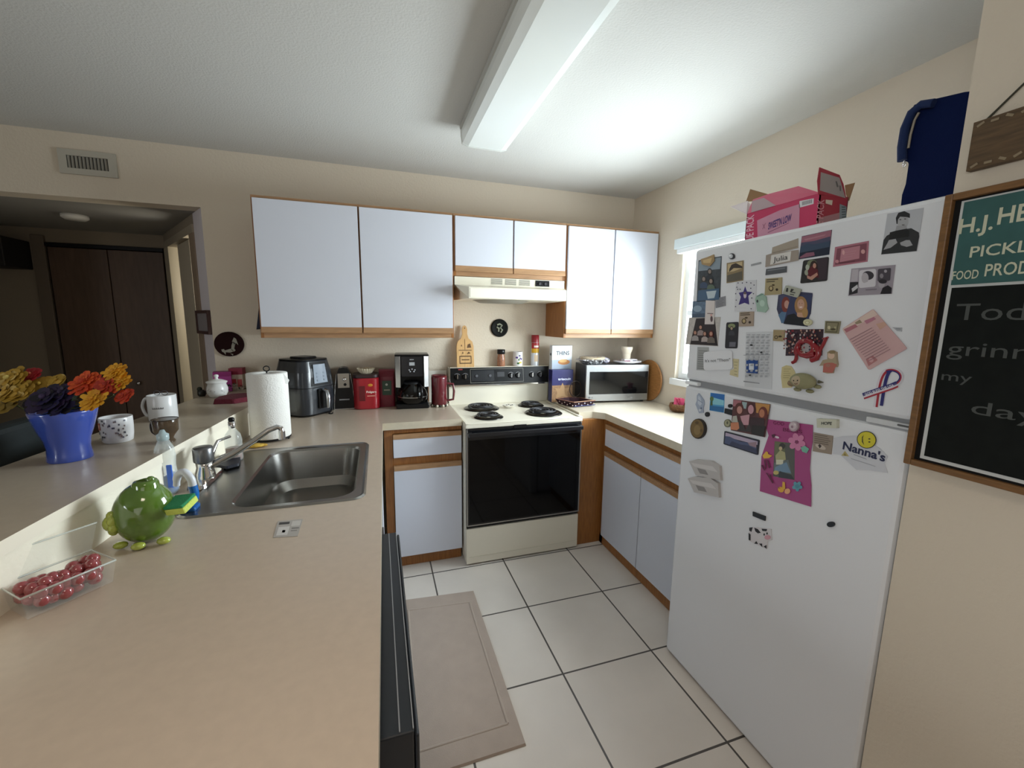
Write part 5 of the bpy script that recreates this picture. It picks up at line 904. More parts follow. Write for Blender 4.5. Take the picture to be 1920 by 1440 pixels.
# yellow cloth
c = pos(478, 842, .02); g = MB(); g.ball((c.x, c.y, CT+.011), .04, mat('c9a445', .8, vary=(60, .3)), 14, (1, .5, .24)); g.ball((c.x+.025, c.y+.008, CT+.009), .026, mat('b98f30', .8), 12, (1, .5, .3)); one('yellow_scrubber', g, 'crumpled yellow scrubber on the counter before the paper towels', 'scrubber')
# black strainer lying on the deck
a = at('z', CT+.012, 425, 866); g = MB(); P_ = [at('z', CT+.012, *p) for p in [(400, 874), (412, 858), (432, 850), (452, 856), (448, 872), (425, 878)]]; g.prism([Vector((p.x, p.y, CT+.0085)) for p in P_], [Vector((p.x, p.y, CT+.02)) for p in P_], mat('181b28', .5)); one('black_scrub_pad', g, 'dark navy scrub pad lying on the sink rim under the spout', 'scrub pad', bevel=.004)
# clear dish soap bottle with blue liquid
c = pos(318, 930, .03); c.z = CT+.001; H = zat(c, 806)-c.z; R = rad(c, 42)
ds = thing('dish_soap_bottle', 'tall clear bottle with a little blue dish soap, behind the frog sponge holder', 'bottle', c)
pf = [(R*.85, 0), (R, .008), (R*1.0, H*.28), (R*.9, H*.45), (R*1.0, H*.6), (R*.9, H*.72), (R*.5, H*.84), (R*.42, H*.86)]
MB().lathe(pf, c, GLB, 32).build('bottle', ds)
MB().lathe([(0, .003), (R*.80, .003), (R*.93, .010), (R*.93, H*.30), (0, H*.30)], c, mat('1460a8', .12), 28).build('blue_soap', ds)
MB().lathe([(R*.5, H*.84), (R*.58, H*.855), (R*.58, H*.93), (R*.35, H*.95), (R*.2, H), (0, H)], c, mat('b9cdd0', .25, alpha=.75), 24).build('cap', ds)
q = c+Vector((.0, -R*1.0, H*.34)); g = MB(); g.box((c.x+R*.35, c.y-R*.98, c.z+H*.12), (c.x+R*.9, c.y-R*.75, c.z+H*.48), mat('3a6ad0', .4)); g.build('label', ds, bevel=.003)
# blue handled dish brush
a = at('z', CT, 352, 968)
c = pos(352, 962, .024); c.z = CT+.001; g = thing('dish_wand', 'blue and white looped dish brush standing on the sink corner', 'dish brush', c); H = zat(c, 882)-c.z
rv = (at('z', CT, 372, 962)-at('z', CT, 352, 962)).normalized(); rv.z = 0
P_ = smooth([c+rv*.012+Vector((0, 0, .012)), c+rv*.026+Vector((0, 0, H*.35)), c+rv*.024+Vector((0, 0, H*.62))]); MB().tube(P_, .0115, mat('1666b4', .25), 12).build('handle', g)
P_ = smooth([c+rv*.024+Vector((0, 0, H*.60)), c+rv*.020+Vector((0, 0, H*.80)), c+rv*.002+Vector((0, 0, H*.96)), c-rv*.018+Vector((0, 0, H*.86)), c-rv*.024+Vector((0, 0, H*.62))]); MB().tube(P_, [.0105]*(len(P_)-4)+[.009]*4, mat('d9dde4', .25), 12).build('white_loop', g)
MB().box(c-Vector((.035, .022, 0)), c+Vector((.028, .022, .014)), mat('185aa0', .35)).build('brush_head', g, bevel=.005)
# frog sponge holder
c = pos(281, 1031, .062); c.z = CT+.004; R = rad(c, 118); rt_ = rv.copy(); fw2 = Vector((rt_.y, -rt_.x, 0))      # rt_ to the right in view, fw2 towards the viewer
FG = mat('567728', .12, coat=1, vary=(18, .12)); FGL = mat('a9b64c', .2, coat=.8)
R *= 1.04; RZ_ = (zat(c, 905)-c.z)/1.93
fg = thing('frog_sponge_holder', 'round glossy green ceramic frog sponge holder on the counter', 'sponge holder', c)
bc_ = c+Vector((0, 0, RZ_*.95)); b = MB(); b.ball(bc_, R, FG, 36, (1, .95, RZ_/R)); b.build('body', fg)
b = MB(); p = bc_+Vector((0, 0, RZ_*.93))+rt_*R*.15; b.lathe([(R*.46, -.02), (R*.42, .004), (R*.36, .010), (R*.2, .012), (0, .011)], p, FG, 24); b.ball(p+rt_*R*.22+Vector((0, 0, .012)), R*.15, FG, 14); b.build('eye_ridge', fg)
b = MB(); p = bc_-rt_*R*.70+fw2*R*.66-Vector((0, 0, RZ_*.12))
dirv = (-rt_*.7+fw2*.66).normalized()
for k in range(7): a = k*2*math.pi/7; sd = dirv.cross(Vector((0, 0, 1))); b.ball(p+sd*math.cos(a)*R*.24+Vector((0, 0, math.sin(a)*R*.30)), R*.17, FGL, 12, (1, 1, 1.2))
b.ball(p, R*.3, FGL, 16, (1, 1, 1.1)); b.build('frog_face', fg)
for s, d in ((.95, .35), (.25, .80), (-.55, .72)): MB().ball(c+rt_*R*s*.92+fw2*R*d*.92+Vector((0, 0, .007)), .013, FGL, 12, (1.2, 1, .7)).build('foot', fg)
# sponge
c2_ = bc_+rt_*R*1.02-fw2*.01+Vector((0, 0, RZ_*.18)); MM = Matrix.Translation(c2_) @ Matrix(((rt_.x, -fw2.x, 0, 0), (rt_.y, -fw2.y, 0, 0), (0, 0, 1, 0), (0, 0, 0, 1))) @ Matrix.Rotation(-.12, 4, 'Y') @ Matrix.Rotation(.25, 4, 'X')
sg_ = thing('kitchen_sponge', 'green and yellow sponge held in the back of the ceramic frog', 'sponge', c2_)
MB(MM).box((-.012, -.025, .002), (.042, .030, .010), mat('2f8a5c', .95, bump=(300, .8, .003))).build('scouring_layer', sg_, bevel=.003)
MB(MM).box((-.012, -.025, -.016), (.042, .030, .0018), mat('cddc6a', .9, bump=(260, .7, .003))).build('foam_layer', sg_, bevel=.003)
# paper label on counter
P_ = [at('z', CT+.001, *p) for p in [(521, 977), (568, 973), (558, 1005), (512, 1008)]]
g = MB(); g.prism([Vector((p.x, p.y, CT+.0004)) for p in P_], [Vector((p.x, p.y, CT+.0009)) for p in P_], mat('a9a49e', .35))
def lp(s, t, z): q_ = (P_[0]*(1-s)+P_[1]*s)*(1-t)+(P_[3]*(1-s)+P_[2]*s)*t; return Vector((q_.x, q_.y, z))
for s0, t0, s1, t1, col in ((.08, .1, .5, .25, '3c3a3a'), (.6, .08, .95, .4, 'c4c0ba'), (.1, .4, .55, .9, 'c9c6c2'), (.65, .5, .95, .56, '6a6662'), (.65, .65, .9, .7, '7a7672'), (.3, .6, .42, .75, '8a8682')): g.face([lp(s0, t0, CT+.0011), lp(s1, t0, CT+.0011), lp(s1, t1, CT+.0011), lp(s0, t1, CT+.0011)][::-1], mat(col, .4))
one('paper_label', g, 'small clear printed label stuck on the counter in front of the sink', 'label')
# grapes in a clear clamshell
g0 = at('z', CT, 45, 1150); ax = (at('z', CT, 190, 1080)-at('z', CT, 50, 1140)); ax.z = 0; gl = ax.length; axn = ax.normalized(); sd = Vector((-axn.y, axn.x, 0))
base = at('z', CT+.02, 118, 1100); GR = mat('98474a', .15, coat=.6, sss=.35, vary=(8, .2))
gb = thing('grape_bunch', 'bunch of red grapes lying in the clear plastic container on the counter', 'grapes', (base.x, base.y, CT+.004))
random.seed(3); gs = []
for tr in range(4000):
    s = random.uniform(-.5, .5)*gl*.92; w_ = random.uniform(-.034, .034)*(1.0 if abs(s) < gl*.35 else .65); z = random.uniform(.0145, .050-.4*abs(w_)); p = Vector((base.x, base.y, CT+.004))+axn*s+sd*w_+Vector((0, 0, z))
    if all((p-q_).length > .0158 for q_ in gs): gs.append(p)
    if len(gs) >= 95: break
g1 = MB().ball(gs[0], .0128, GR, 14, (1, 1, 1)).build('grape', gb)
for p in gs[1:]:
    k = g1.copy(); COL.objects.link(k); k.parent = gb; k.location = g1.location+(p-gs[0]); k['_w'] = tuple(Vector(g1['_w'])+(p-gs[0]))
    k.scale = (1, 1, random.uniform(.95, 1.1))
cl = thing('clamshell_container', 'open clear plastic fruit container at the left edge of the counter', 'container', (base.x, base.y, CT+.001))
PL = mat('e6ece9', .08, alpha=.12)
def fr_pt(s, w_, z): return Vector((base.x, base.y, CT+.001))+axn*s+sd*w_+Vector((0, 0, z))
hl = gl*.56; hw = .043; base = base+sd*.006
b = MB(); B0 = [fr_pt(a, c_, .001) for a, c_ in ((-hl, -hw), (hl, -hw), (hl, hw), (-hl, hw))]; B1 = [fr_pt(a*1.1, c_*1.15, .05) for a, c_ in ((-hl, -hw), (hl, -hw), (hl, hw), (-hl, hw))]
for i in range(4): b.face([B0[i], B0[(i+1) % 4], B1[(i+1) % 4], B1[i]], PL)
b.face(B0[::-1], PL); b.build('tray', cl)
b = MB(); b.tube(B1+[], .0022, mat('e3ebe6', .1, alpha=.5), 6, True); b.build('tray_rim', cl)
C0 = [B1[2]+Vector((0, 0, .001)), B1[3]+Vector((0, 0, .001))]; up_ = Vector((-.008, .0, .05))+axn*.03; b = MB(); C1 = [B1[2]+up_+sd*.02, B1[3]+up_+sd*.02]; b.face([C0[0], C0[1], C1[1], C1[0]], PL); b.tube([C1[0], C1[1]], .002, mat('e3ebe6', .1, alpha=.5), 6); b.build('lid', cl)
st_ = MB(); a = at('z', CT+.05, 0, 1070); c3 = at('z', CT+.05, 40, 1077); st_.tube([a+Vector((-.03, -.02, 0)), a, c3], [.005, .004, .0015], mat('7a8a34', .5), 8); st_.build('stem', gb)
# ================================================================ ON THE LEDGE
def lpos(u, v, r): return stand(u, v, r, ZL)
c = lpos(134, 868, .055); c.z = ZL+.0005; H = zat(c, 768)-ZL
R1 = rad(c, 134); R0 = rad(c, 92)
pot = thing('flower_pot', 'glossy blue flower pot filled with colourful artificial flowers on the ledge', 'flower pot', c)
BL = mat('3c52a8', .18, coat=.8)
MB().lathe([(R0*.97, 0), (R0, .004), (R0*.96, H*.12), (R0*.93, H*.25), (R0*1.0, H*.42), (R0*1.18, H*.6), (R1*.93, H*.82), (R1, H*.97), (R1*.99, H), (R1*.93, H-.002), (R1*.88, H*.8), (0, H*.78)], c, BL, 48).build('pot', pot)
top = c+Vector((0, 0, H))
rgt = rt_; vw = fw2
fo = MB(); random.seed(11)
for k in range(60):
    a = random.uniform(0, 6.28); rr_2 = R1*random.uniform(.1, 1.0); p = top+rgt*rr_2*math.cos(a)+vw*rr_2*math.sin(a)+Vector((0, 0, random.uniform(-.01, .03)))
    d = Vector((random.uniform(-1, 1), random.uniform(-1, 1), random.uniform(.1, .9))).normalized()*random.uniform(.02, .04); w2 = d.cross(Vector((0, 0, 1))).normalized()*.009
    fo.face([p, p+d*.5+w2, p+d, p+d*.5-w2], mat(random.choice(['1c2a16', '26341a', '2c2418']), .7))
fo.build('foliage', pot)
def at_d(u, v, off):                     # on the vertical plane through the pot that faces the viewer, shifted by off towards him
    o_ = top+vw*off; d = ray(u, v); return CAM+d*((o_-CAM).dot(vw)/d.dot(vw))
def bloom(p, r, cols, layers=4, n=12, ctr='5a3a18', name='flower', flat=.35, tilt=None):
    g = MB(); nrm = (tilt or (vw*.75+Vector((0, 0, .65)))).normalized(); a1 = nrm.orthogonal().normalized(); a2 = nrm.cross(a1)
    for L in range(layers):
        rr3 = r*(1-.2*L); hh = r*flat*L/layers
        for k in range(n):
            a = 2*math.pi*(k+.5*(L % 2))/n+random.uniform(-.1, .1); d = a1*math.cos(a)+a2*math.sin(a); t = nrm.cross(d); w2 = math.pi*rr3/n*1.15; e = rr3*random.uniform(.88, 1.08); lf = random.uniform(-.1, .15)*r
            g.face([p+nrm*hh+d*rr3*.1, p+nrm*(hh+lf*.5)+d*e*.6-t*w2*.8, p+nrm*(hh+lf)+d*e*.93-t*w2*.6, p+nrm*(hh+lf*1.2)+d*e, p+nrm*(hh+lf)+d*e*.93+t*w2*.6, p+nrm*(hh+lf*.5)+d*e*.6+t*w2*.8], mat(random.choice(cols), .6))
    g.ball(p+nrm*r*flat*.8, r*.16, mat(ctr, .7), 10)
    return g.build(name, pot)
px = lambda w_: rad(top, w_)
YL = ['d99a1c', 'e0a52a', 'c98a1a']; ORG = ['c8451c', 'd2551f', 'b83a1a']; RDD = ['a8301c', 'b83820', 'c2451f']; YG = ['a88428', 'b8923a', '9a7a24', 'c4a860']; PU = ['14102c', '1c1440', '0e0a18', '241238']
for u, v, w_, cols, off, n, L, ct in ((215, 698, 42, YL, .00, 14, 4, 'c98a1a'), (226, 716, 40, YL, .01, 14, 4, 'c98a1a'), (160, 718, 56, ORG, .01, 14, 5, 'b83a1a'), (203, 724, 50, RDD, .02, 12, 4, '9a2a18'), (234, 742, 34, RDD, .03, 11, 4, '9a2a18'), (176, 750, 48, YL, .055, 14, 5, 'c98a1a'),
                                   (60, 702, 34, ['a82430', 'b83038'], -.03, 9, 3, 'c06048'), (78, 722, 44, YG, -.02, 7, 2, 'a88428'), (108, 714, 32, YG, -.01, 6, 2, 'a88428'), (20, 712, 56, YG, .01, 9, 4, 'c4b060'), (38, 735, 50, YG, .03, 9, 3, 'a88428'), (4, 735, 40, YG, .04, 7, 3, '1c0c20'), (15, 757, 46, ['7a6424', '8a7028'], .02, 7, 2, '5c4a18'),
                                   (88, 748, 62, PU, .045, 8, 4, '3a2a50'), (118, 738, 46, PU, .03, 8, 4, '2a1c40'), (68, 756, 40, PU, .02, 7, 3, '1a1020'), (112, 762, 44, PU, .05, 8, 3, '1a1020')):
    bloom(at_d(u, v, off), px(w_)*1.5, cols, L, n, ct)
for u, v in ((213, 760), (196, 755), (20, 775), (130, 755)):
    MB().tube([at_d(u, v-20, .02), at_d((u+120)/2, v+5, .01), top], .0018, mat('4a5428', .7), 6).build('stem', pot)
# floral mug bowl
c = lpos(223, 832, .042); c.z = ZL+.0005; H = zat(c, 781)-ZL; R = rad(c, 66)
fm_ = thing('soup_mug', 'wide white mug printed with flowers, right of the blue flower pot', 'mug', c, 'mugs on the counters')
MB().lathe([(R*.80, 0), (R*.90, .004), (R*.97, H*.3), (R, H*.6), (R, H*.97), (R*.98, H), (R*.93, H-.003), (R*.9, .01), (0, .008)], c, mat('d9d8d8', .25), 40).build('cup', fm_)
g = MB(); ca = math.atan2(vw.x, -vw.y); random.seed(5)
for k in range(46):
    a = ca+random.uniform(-1.3, 1.3); z = random.uniform(.15, .92)*H; s = random.uniform(.03, .09); patch_cyl(g, c, R*1.012, a-s, a+s, z-.003, z+.003, mat(random.choice(['4a4a58', '6a6a78', '7a6a6a', '54545c']), .5), 3)
patch_cyl(g, c, R*1.014, ca-.75, ca-.35, H*.55, H*.82, mat('b05a48', .5)); patch_cyl(g, c, R*1.016, ca-.65, ca-.45, H*.62, H*.75, mat('d8b0a0', .5)); g.build('flower_print', fm_)
hx_ = c-rgt*R*.98-vw*.01; MB().tube(smooth([hx_+Vector((0, 0, H*.7)), hx_-rgt*.015+Vector((0, 0, H*.6)), hx_-rgt*.015+Vector((0, 0, H*.3)), hx_+Vector((0, 0, H*.2))]), .005, mat('4a4a50', .3), 8).build('handle', fm_)
# white mug
c = lpos(308, 790, .040); c.z = ZL+.0005; H = zat(c, 740)-ZL; R = rad(c, 57)
wm = thing('coffee_mug', 'white mug with one line of dark print and a big loop handle on the ledge', 'mug', c, 'mugs on the counters')
MB().lathe([(R*.96, 0), (R, .004), (R, H*.98), (R*.97, H), (R*.92, H-.003), (R*.9, .01), (0, .008)], c, mat('dadada', .25), 40).build('cup', wm)
h0 = c-rgt*R*.97; MB().tube(smooth([h0+Vector((0, 0, H*.80)), h0-rgt*.022+Vector((0, 0, H*.82)), h0-rgt*.036+Vector((0, 0, H*.5)), h0-rgt*.022+Vector((0, 0, H*.16)), h0+Vector((0, 0, H*.18))]), .0058, mat('dadada', .25), 10).build('handle', wm)
g = MB(); gl_ = mat('3a3a3c', .5)
for k in range(16):
    a = ca-.05+k*.05; patch_cyl(g, c, R*1.01, a, a+.032, H*.50, H*(.50+.035+.03*(k % 3 == 0)), gl_, 1)
g.build('printed_line', wm)
t0 = c+Vector((0, 0, H)); g = MB()
for s in (-.35, .3): q_ = t0+rgt*R*s+Vector((0, 0, .0075)); g.tube([q_+rgt*.014*math.cos(a)+Vector((0, 0, .010*math.sin(a)))+vw*.002*math.cos(a) for a in [i*math.pi/10 for i in range(20)]], .0011, mat('6b6b70', .3, 1), 6, True)
g.tube([t0+rgt*R*-.1+Vector((0, 0, .012)), t0+rgt*R*.05+Vector((0, 0, .012))], .0011, mat('6b6b70', .3, 1), 6); one('eyeglasses', g, 'thin wire-rimmed eyeglasses resting on top of the white mug', 'eyeglasses')
# brown glass mug
c = lpos(314, 832, .030); c.z = ZL+.0005; H = zat(c, 786)-ZL; R = rad(c, 52)
bm = thing('glass_mug', 'small footed brown glass mug in front of the white mug', 'mug', c, 'mugs on the counters')
BG = mat('4a3418', .08, alpha=.7)
MB().lathe([(R*.62, 0), (R*.66, .004), (R*.5, H*.16), (R*.62, H*.28), (R*.95, H*.5), (R, H*.97), (R*.97, H)], c, BG, 32, False).lathe([(0, .002), (R*.62, .002)], c, BG, 32, False).build('cup', bm)
MB().tube([c+Vector((R*math.cos(a), R*math.sin(a), H)) for a in [i*math.pi/16 for i in range(32)]], .0015, mat('2a2018', .2), 6, True).build('dark_rim', bm)
h0 = c-rgt*R*.9; MB().tube(smooth([h0+Vector((0, 0, H*.92)), h0-rgt*.015+Vector((0, 0, H*.8)), h0-rgt*.015+Vector((0, 0, H*.45)), h0+rgt*.004+Vector((0, 0, H*.28))]), .0035, mat('2a1e16', .15), 8).build('handle', bm)
# sugar bowl
c = lpos(409, 746, .035); c.z = ZL+.0005; H = zat(c, 702)-ZL; R = rad(c, 42)
sb2 = thing('sugar_bowl', 'small white lidded sugar bowl with tiny dots, near the end of the ledge', 'sugar bowl', c)
WC = mat('dcdcd8', .25)
MB().lathe([(R*.6, 0), (R*.75, .003), (R*.98, H*.22), (R, H*.4), (R*.85, H*.58), (R*.98, H*.66)], c, WC, 32).build('bowl', sb2)
MB().lathe([(R*1.0, H*.66), (R*.98, H*.69), (R*.5, H*.77), (R*.16, H*.80), (R*.14, H*.86), (R*.24, H*.91), (R*.2, H*.98), (0, H)], c, WC, 28).build('lid', sb2)
g = MB(); random.seed(8)
for k in range(20): a = ca+random.uniform(-1.2, 1.2); z = H*random.uniform(.18, .42); patch_cyl(g, c, R*1.015, a-.04, a+.04, z-.0012, z+.0012, mat('5a5a60', .5), 1)
g.build('dot_print', sb2)
# folded red cloth
a = at('z', ZL+.01, 395, 752); b = at('z', ZL+.01, 462, 748); g = MB(); P_ = [at('z', ZL+.001, *p) for p in [(399, 758), (410, 751), (436, 745), (470, 743), (470, 752), (440, 757)]]
g.prism([Vector((p.x, p.y, ZL+.001)) for p in P_], [Vector((p.x*.9+(a.x+b.x)/2*.1, p.y*.9+(a.y+b.y)/2*.1, ZL+.024)) for p in P_], mat('5a0f22', .9, bump=(90, .6, .006))); one('folded_cloth', g, 'folded dark red cloth on the ledge beside the sugar bowl', 'cloth', bevel=.008)
# dark little pot left of the sugar bowl
c = lpos(379, 744, .02); c.z = ZL+.0005; g = MB().lathe([(.014, 0), (.02, .008), (.02, .03), (.012, .036)], c, mat('16160f', .4), 18); g.ball(c+Vector((0, 0, .04))-rgt*.01, .013, mat('1e2414', .6), 10); one('small_pot', g, 'tiny dark pot left of the white sugar bowl', 'pot')
# pink gift box and wrapped things at the wall
def wallx(u, y): return at('y', y, u, 725)
c = wallx(419, -.10); H = zat((c.x, -.10), 697)-ZL; w2 = (wallx(436, -.1).x-wallx(402, -.1).x)/2
pg = MB(); pg.M = RZ((c.x, -.10, ZL+.0005), .25); pg.box((-w2*.95, -.035, 0), (w2*.95, .035, H), mat('a83c88', .5)); pgb = one('gift_box', pg, 'bright pink gift box against the wall behind the sugar bowl', 'box', bevel=.002)
g = MB(); g.M = RZ((c.x, -.10, ZL+.0005), .25); g.box((-w2*.97, -.037, H*.78), (w2*.97, .037, H+.001), mat('8c2468', .5)); g.build('lid', pgb, bevel=.001)
c = wallx(447, -.055); H = zat((c.x, -.055), 690)-ZL; g = MB(); g.box((c.x-.035, -.085, ZL+.0005), (c.x+.035, -.02, ZL+H), mat('c9b8a4', .6)); g.box((c.x-.036, -.0865, ZL+H*.30), (c.x+.0, -.0195, ZL+H*.52), mat('a83038', .5)).box((c.x-.0365, -.087, ZL+H*.72), (c.x+.036, -.019, ZL+H+.001), mat('8c1c38', .5)).box((c.x+.006, -.0865, ZL+.02), (c.x+.030, -.0195, ZL+H*.5), mat('b84a4a', .5)); one('patterned_box', g, 'red and cream patterned box beside the bright pink gift box', 'box')
g = MB(); a = wallx(446, -.16); random.seed(21)
lm = [mat('16301c', .7), mat('24482a', .7), mat('101c12', .7)]
for k in range(90):
    p = Vector((a.x+random.uniform(-.07, .13), -.16+random.uniform(-.035, .035), ZL+random.uniform(.006, .045))); 
    if p.x > fx(0)+.33: continue
    d = Vector((random.uniform(-1, 1), random.uniform(-1, 1), random.uniform(-.15, .5))).normalized()*.022; w3 = d.cross(Vector((.1, .2, 1))).normalized()*.005
    g.face([p, p+d*.5+w3, p+d, p+d*.5-w3], random.choice(lm))
one('green_garland', g, 'short dark green leafy garland on the ledge in front of the boxes', 'garland')
# dark armchair back beyond the ledge
g = MB(); sofa = thing('dining_chair', 'dark high-backed chair beyond the ledge at far left, behind the flowers', 'chair', (-1.85, -1.0, 0))
DKB = mat('101a1c', .6)
MB().box((-2.12, -1.72, .42), (-1.66, -.82, .50), DKB).build('seat', sofa, bevel=.02)
MB().box((-1.74, -1.72, .50), (-1.66, -.80, 1.125), DKB).build('backrest', sofa, bevel=.02)
for x_ in (-2.09, -1.70):
    for y_ in (-1.68, -.86): MB().box((x_-.02, y_-.02, 0), (x_+.02, y_+.02, .42), DKB).build('leg', sofa)
# ================================================================ RIGHT COUNTER
z0 = CT+.001
mA = at('y', -.31, 1102, 751); mB_ = at('y', -.36, 1218, 752)
p0 = Vector((at('y', -.34, 1099, 700).x, -.34, 0)); p1 = Vector((at('y', -.395, 1221, 700).x, -.395, 0)); p1.x = min(p1.x, XR-.062)
ux = (p1-p0).normalized(); W = (p1-p0).length; Hm = zat(p0, 684)-CT-.0; Mm = Matrix.Translation((p0.x, p0.y, z0)) @ Matrix(((ux.x, -ux.y, 0, 0), (ux.y, ux.x, 0, 0), (0, 0, 1, 0), (0, 0, 0, 1)))
mw = thing('microwave', 'stainless steel countertop microwave with a black glass door in the corner', 'microwave', (p0.x, p0.y, z0))
SL = mat('a9abad', .32, 1); dpt_ = .235
MB(Mm).box((.004, .02, .012), (W-.004, dpt_, Hm-.004), mat('55565a', .4, .6)).build('case', mw, bevel=.004)
MB(Mm).box((0, 0, .014), (W, .02, Hm-.004), SL).build('door', mw, bevel=.004)
MB(Mm).box((.028, -.003, .065), (W-.006, .002, Hm-.052), mat('0d0e10', .06)).build('door_glass', mw, bevel=.003)
for sx_ in (.03, W-.03):
    for sy_ in (.03, .2): MB(Mm).cyl((sx_, sy_, 0), .012, .014, BLKM, 12).build('foot', mw)
g = MB(Mm); g.lathe([(.007, 0), (.007, .0006)], (.030, -.001, .042), mat('6a6c70', .4), 16, True, (0, -1, 0)); g.text('LG', (.042, -.0012, .037), (.016, 0, 0), (0, 0, .009), mat('55575b', .4), .02); g.build('logo', mw)
g = MB(Mm); g.box((W-.16, -.0008, .038), (W-.145, .001, .043), mat('7a7c80', .4)).box((W-.135, -.0008, .038), (W-.12, .001, .043), mat('7a7c80', .4)); g.build('button_print', mw)
g = MB(Mm); mt_ = z0+Hm-.004
# foil-wrapped pie
cpie = Mm @ Vector((.085, .10, Hm-.0035)); tb_z = cpie.z
pie = thing('foil_pie', 'pie in a crumpled foil dish under clear wrap, on the microwave left side', 'pie', cpie)
FO_ = mat('c2c2c4', .28, 1, bump=(70, 1, .02))
n = 40; vs = []; random.seed(2)
for rr0, zz in ((.070, .001), (.092, .024), (.112, .036), (.122, .030)):
    for i in range(n): a = 2*math.pi*i/n; q_ = rr0*(1+random.uniform(-.05, .05)*(zz > .002)); vs.append((cpie.x+q_*math.cos(a)*1.05, cpie.y+q_*math.sin(a)*.80, cpie.z+zz+random.uniform(-.003, .003)*(zz > .002)))
g = MB(); g.add(vs, [(k*n+i, k*n+(i+1) % n, (k+1)*n+(i+1) % n, (k+1)*n+i) for k in range(3) for i in range(n)], FO_); g.add(vs[:n], [tuple(range(n))[::-1]], FO_); g.build('foil_dish', pie)
MB().lathe([(0, .018), (.05, .019), (.083, .026), (.095, .042), (.09, .050), (.078, .047), (.05, .042), (0, .043)], cpie, mat('b9a06a', .7, vary=(40, .3), bump=(60, .5, .005)), 32, True, None, 1.0, .78).build('crust', pie)
g = MB(); g.lathe([(.110, .030), (.10, .052), (.06, .058), (0, .057)], cpie, mat('e6e6ea', .06, alpha=.22, bump=(40, 1, .03)), 32, False, None, 1.0, .78); g.ball(cpie+Vector((.10, -.02, .024)), .03, mat('c9c6d6', .15, .6, bump=(60, 1, .02)), 14, (1.1, .9, .75)); g.build('plastic_wrap', pie)
# plate stack + card pack + cup
cpl = Mm @ Vector((W-.135, .085, Hm-.0035))
for k in range(2):
    pl_ = MB().lathe([(0, .002), (.05, .002), (.055, 0), (.06, .003), (.095, .012), (.108, .015), (.107, .018), (.09, .015), (.06, .006), (0, .005)], cpl+Vector((0, 0, k*.0055+.0005)), mat('e9e6ea', .25), 40, False, None, 1, .85)
    one('dinner_plate', pl_, ['lower white plate in the pair on top of the microwave', 'upper white plate in the pair on top of the microwave'][k], 'plate', 'plates on the microwave')
g = MB(); g.M = RZ((cpl.x+.01, cpl.y-.0, cpl.z+.0135), -.15); g.box((-.045, -.032, 0), (.055, .028, .022), mat('ded8dc', .5)).box((-.0455, -.0325, .005), (.0, -.031, .012), mat('8a3a5a', .5)).box((.02, -.0325, .008), (.05, -.031, .014), mat('6a6a78', .5)); one('small_white_box', g, 'small flat white box lying on the plates under the cream cup', 'box')
cu = cpl+Vector((-.008, 0, .0362)); rr2 = rad(cu, 22); Hc = zat(cu, 650)-cu.z
cupt = thing('custard_cup', 'small cream cup with a wide rim on top of the stack on the microwave', 'cup', cu)
MB().lathe([(rr2*.62, 0), (rr2*.66, .004), (rr2*.74, Hc*.5), (rr2*.98, Hc*.8), (rr2, Hc), (rr2*.93, Hc), (rr2*.85, Hc*.75), (rr2*.6, .006), (0, .005)], cu, mat('d8cdbb', .35), 28).build('cup', cupt)
# round wooden board
c0 = at('x', XR-.05, 1238, 668); cb_ = at('x', XR-.05, 1240, 752)
rbr = .155; cen = Vector((XR-.019, -.345, CT+.0015+rbr*.995)); 
g = MB(); 
nv = Vector((-1, 0, .02)).normalized()
g.lathe([(rbr*.985, 0), (rbr, .003), (rbr, .009), (rbr*.985, .012)], cen, mat('9a6a3a', .5, vary=(9, .2), stretch=(2, 3, 16)), 48, True, nv, 1, 1); one('round_board', g, 'large round wooden board leaning against the window wall behind the microwave', 'wooden board')
# thin box + blue box
def fbox(name, label, u0, u1, vt, vb, y, dep, col, zb, side=None):
    a = at('y', y, u0, (vt+vb)/2); b = at('y', y, u1, (vt+vb)/2); zt_ = zat(a, vt)
    t = thing(name, label, 'food box', ((a.x+b.x)/2, y+dep/2, zb)); mb = MB().box((a.x, y, zb), (b.x, y+dep, zt_), mat(col, .4)); mb.build('carton', t, bevel=.0008); return t, a.x, b.x, zb, zt_, y
t, xa, xb, za, zb2, yy = fbox('cracker_box', 'dark blue cracker box with tan basket-weave picture, left of the microwave', 1035, 1074, 694, 745, -.235, .065, '181858', z0)
g = MB(); hh_ = zb2-za; g.box((xa+.001, yy-.0006, za), (xb-.001, yy+.001, za+hh_*.52), mat('8c6a48', .6, vary=(90, .25))); P_ = [(.5, .60), (.62, .42), (.85, .44), (.74, .30), (.8, .12), (.5, .18), (.2, .12), (.26, .30), (.15, .44), (.38, .42)]
g.face([(xa+(xb-xa)*a, yy-.001, za+hh_*b) for a, b in P_], mat('a5825a', .6)); g.build('leaf_picture', t)
g = MB(); g.text('triscuit', (xa+(xb-xa)*.28, yy-.001, za+hh_*.68), ((xb-xa)*.62, 0, 0), (0, 0, .017), mat('d0d4e8', .4), .03); g.build('lettering', t)
xa1, xb1 = xa, xb
t, xa, xb, za, zb2, yy = fbox('cracker_box', 'white and pale blue thin-cracker box standing behind the dark blue box', 1035, 1072, 648, 700, -.165, .05, 'd6dbe0', z0)
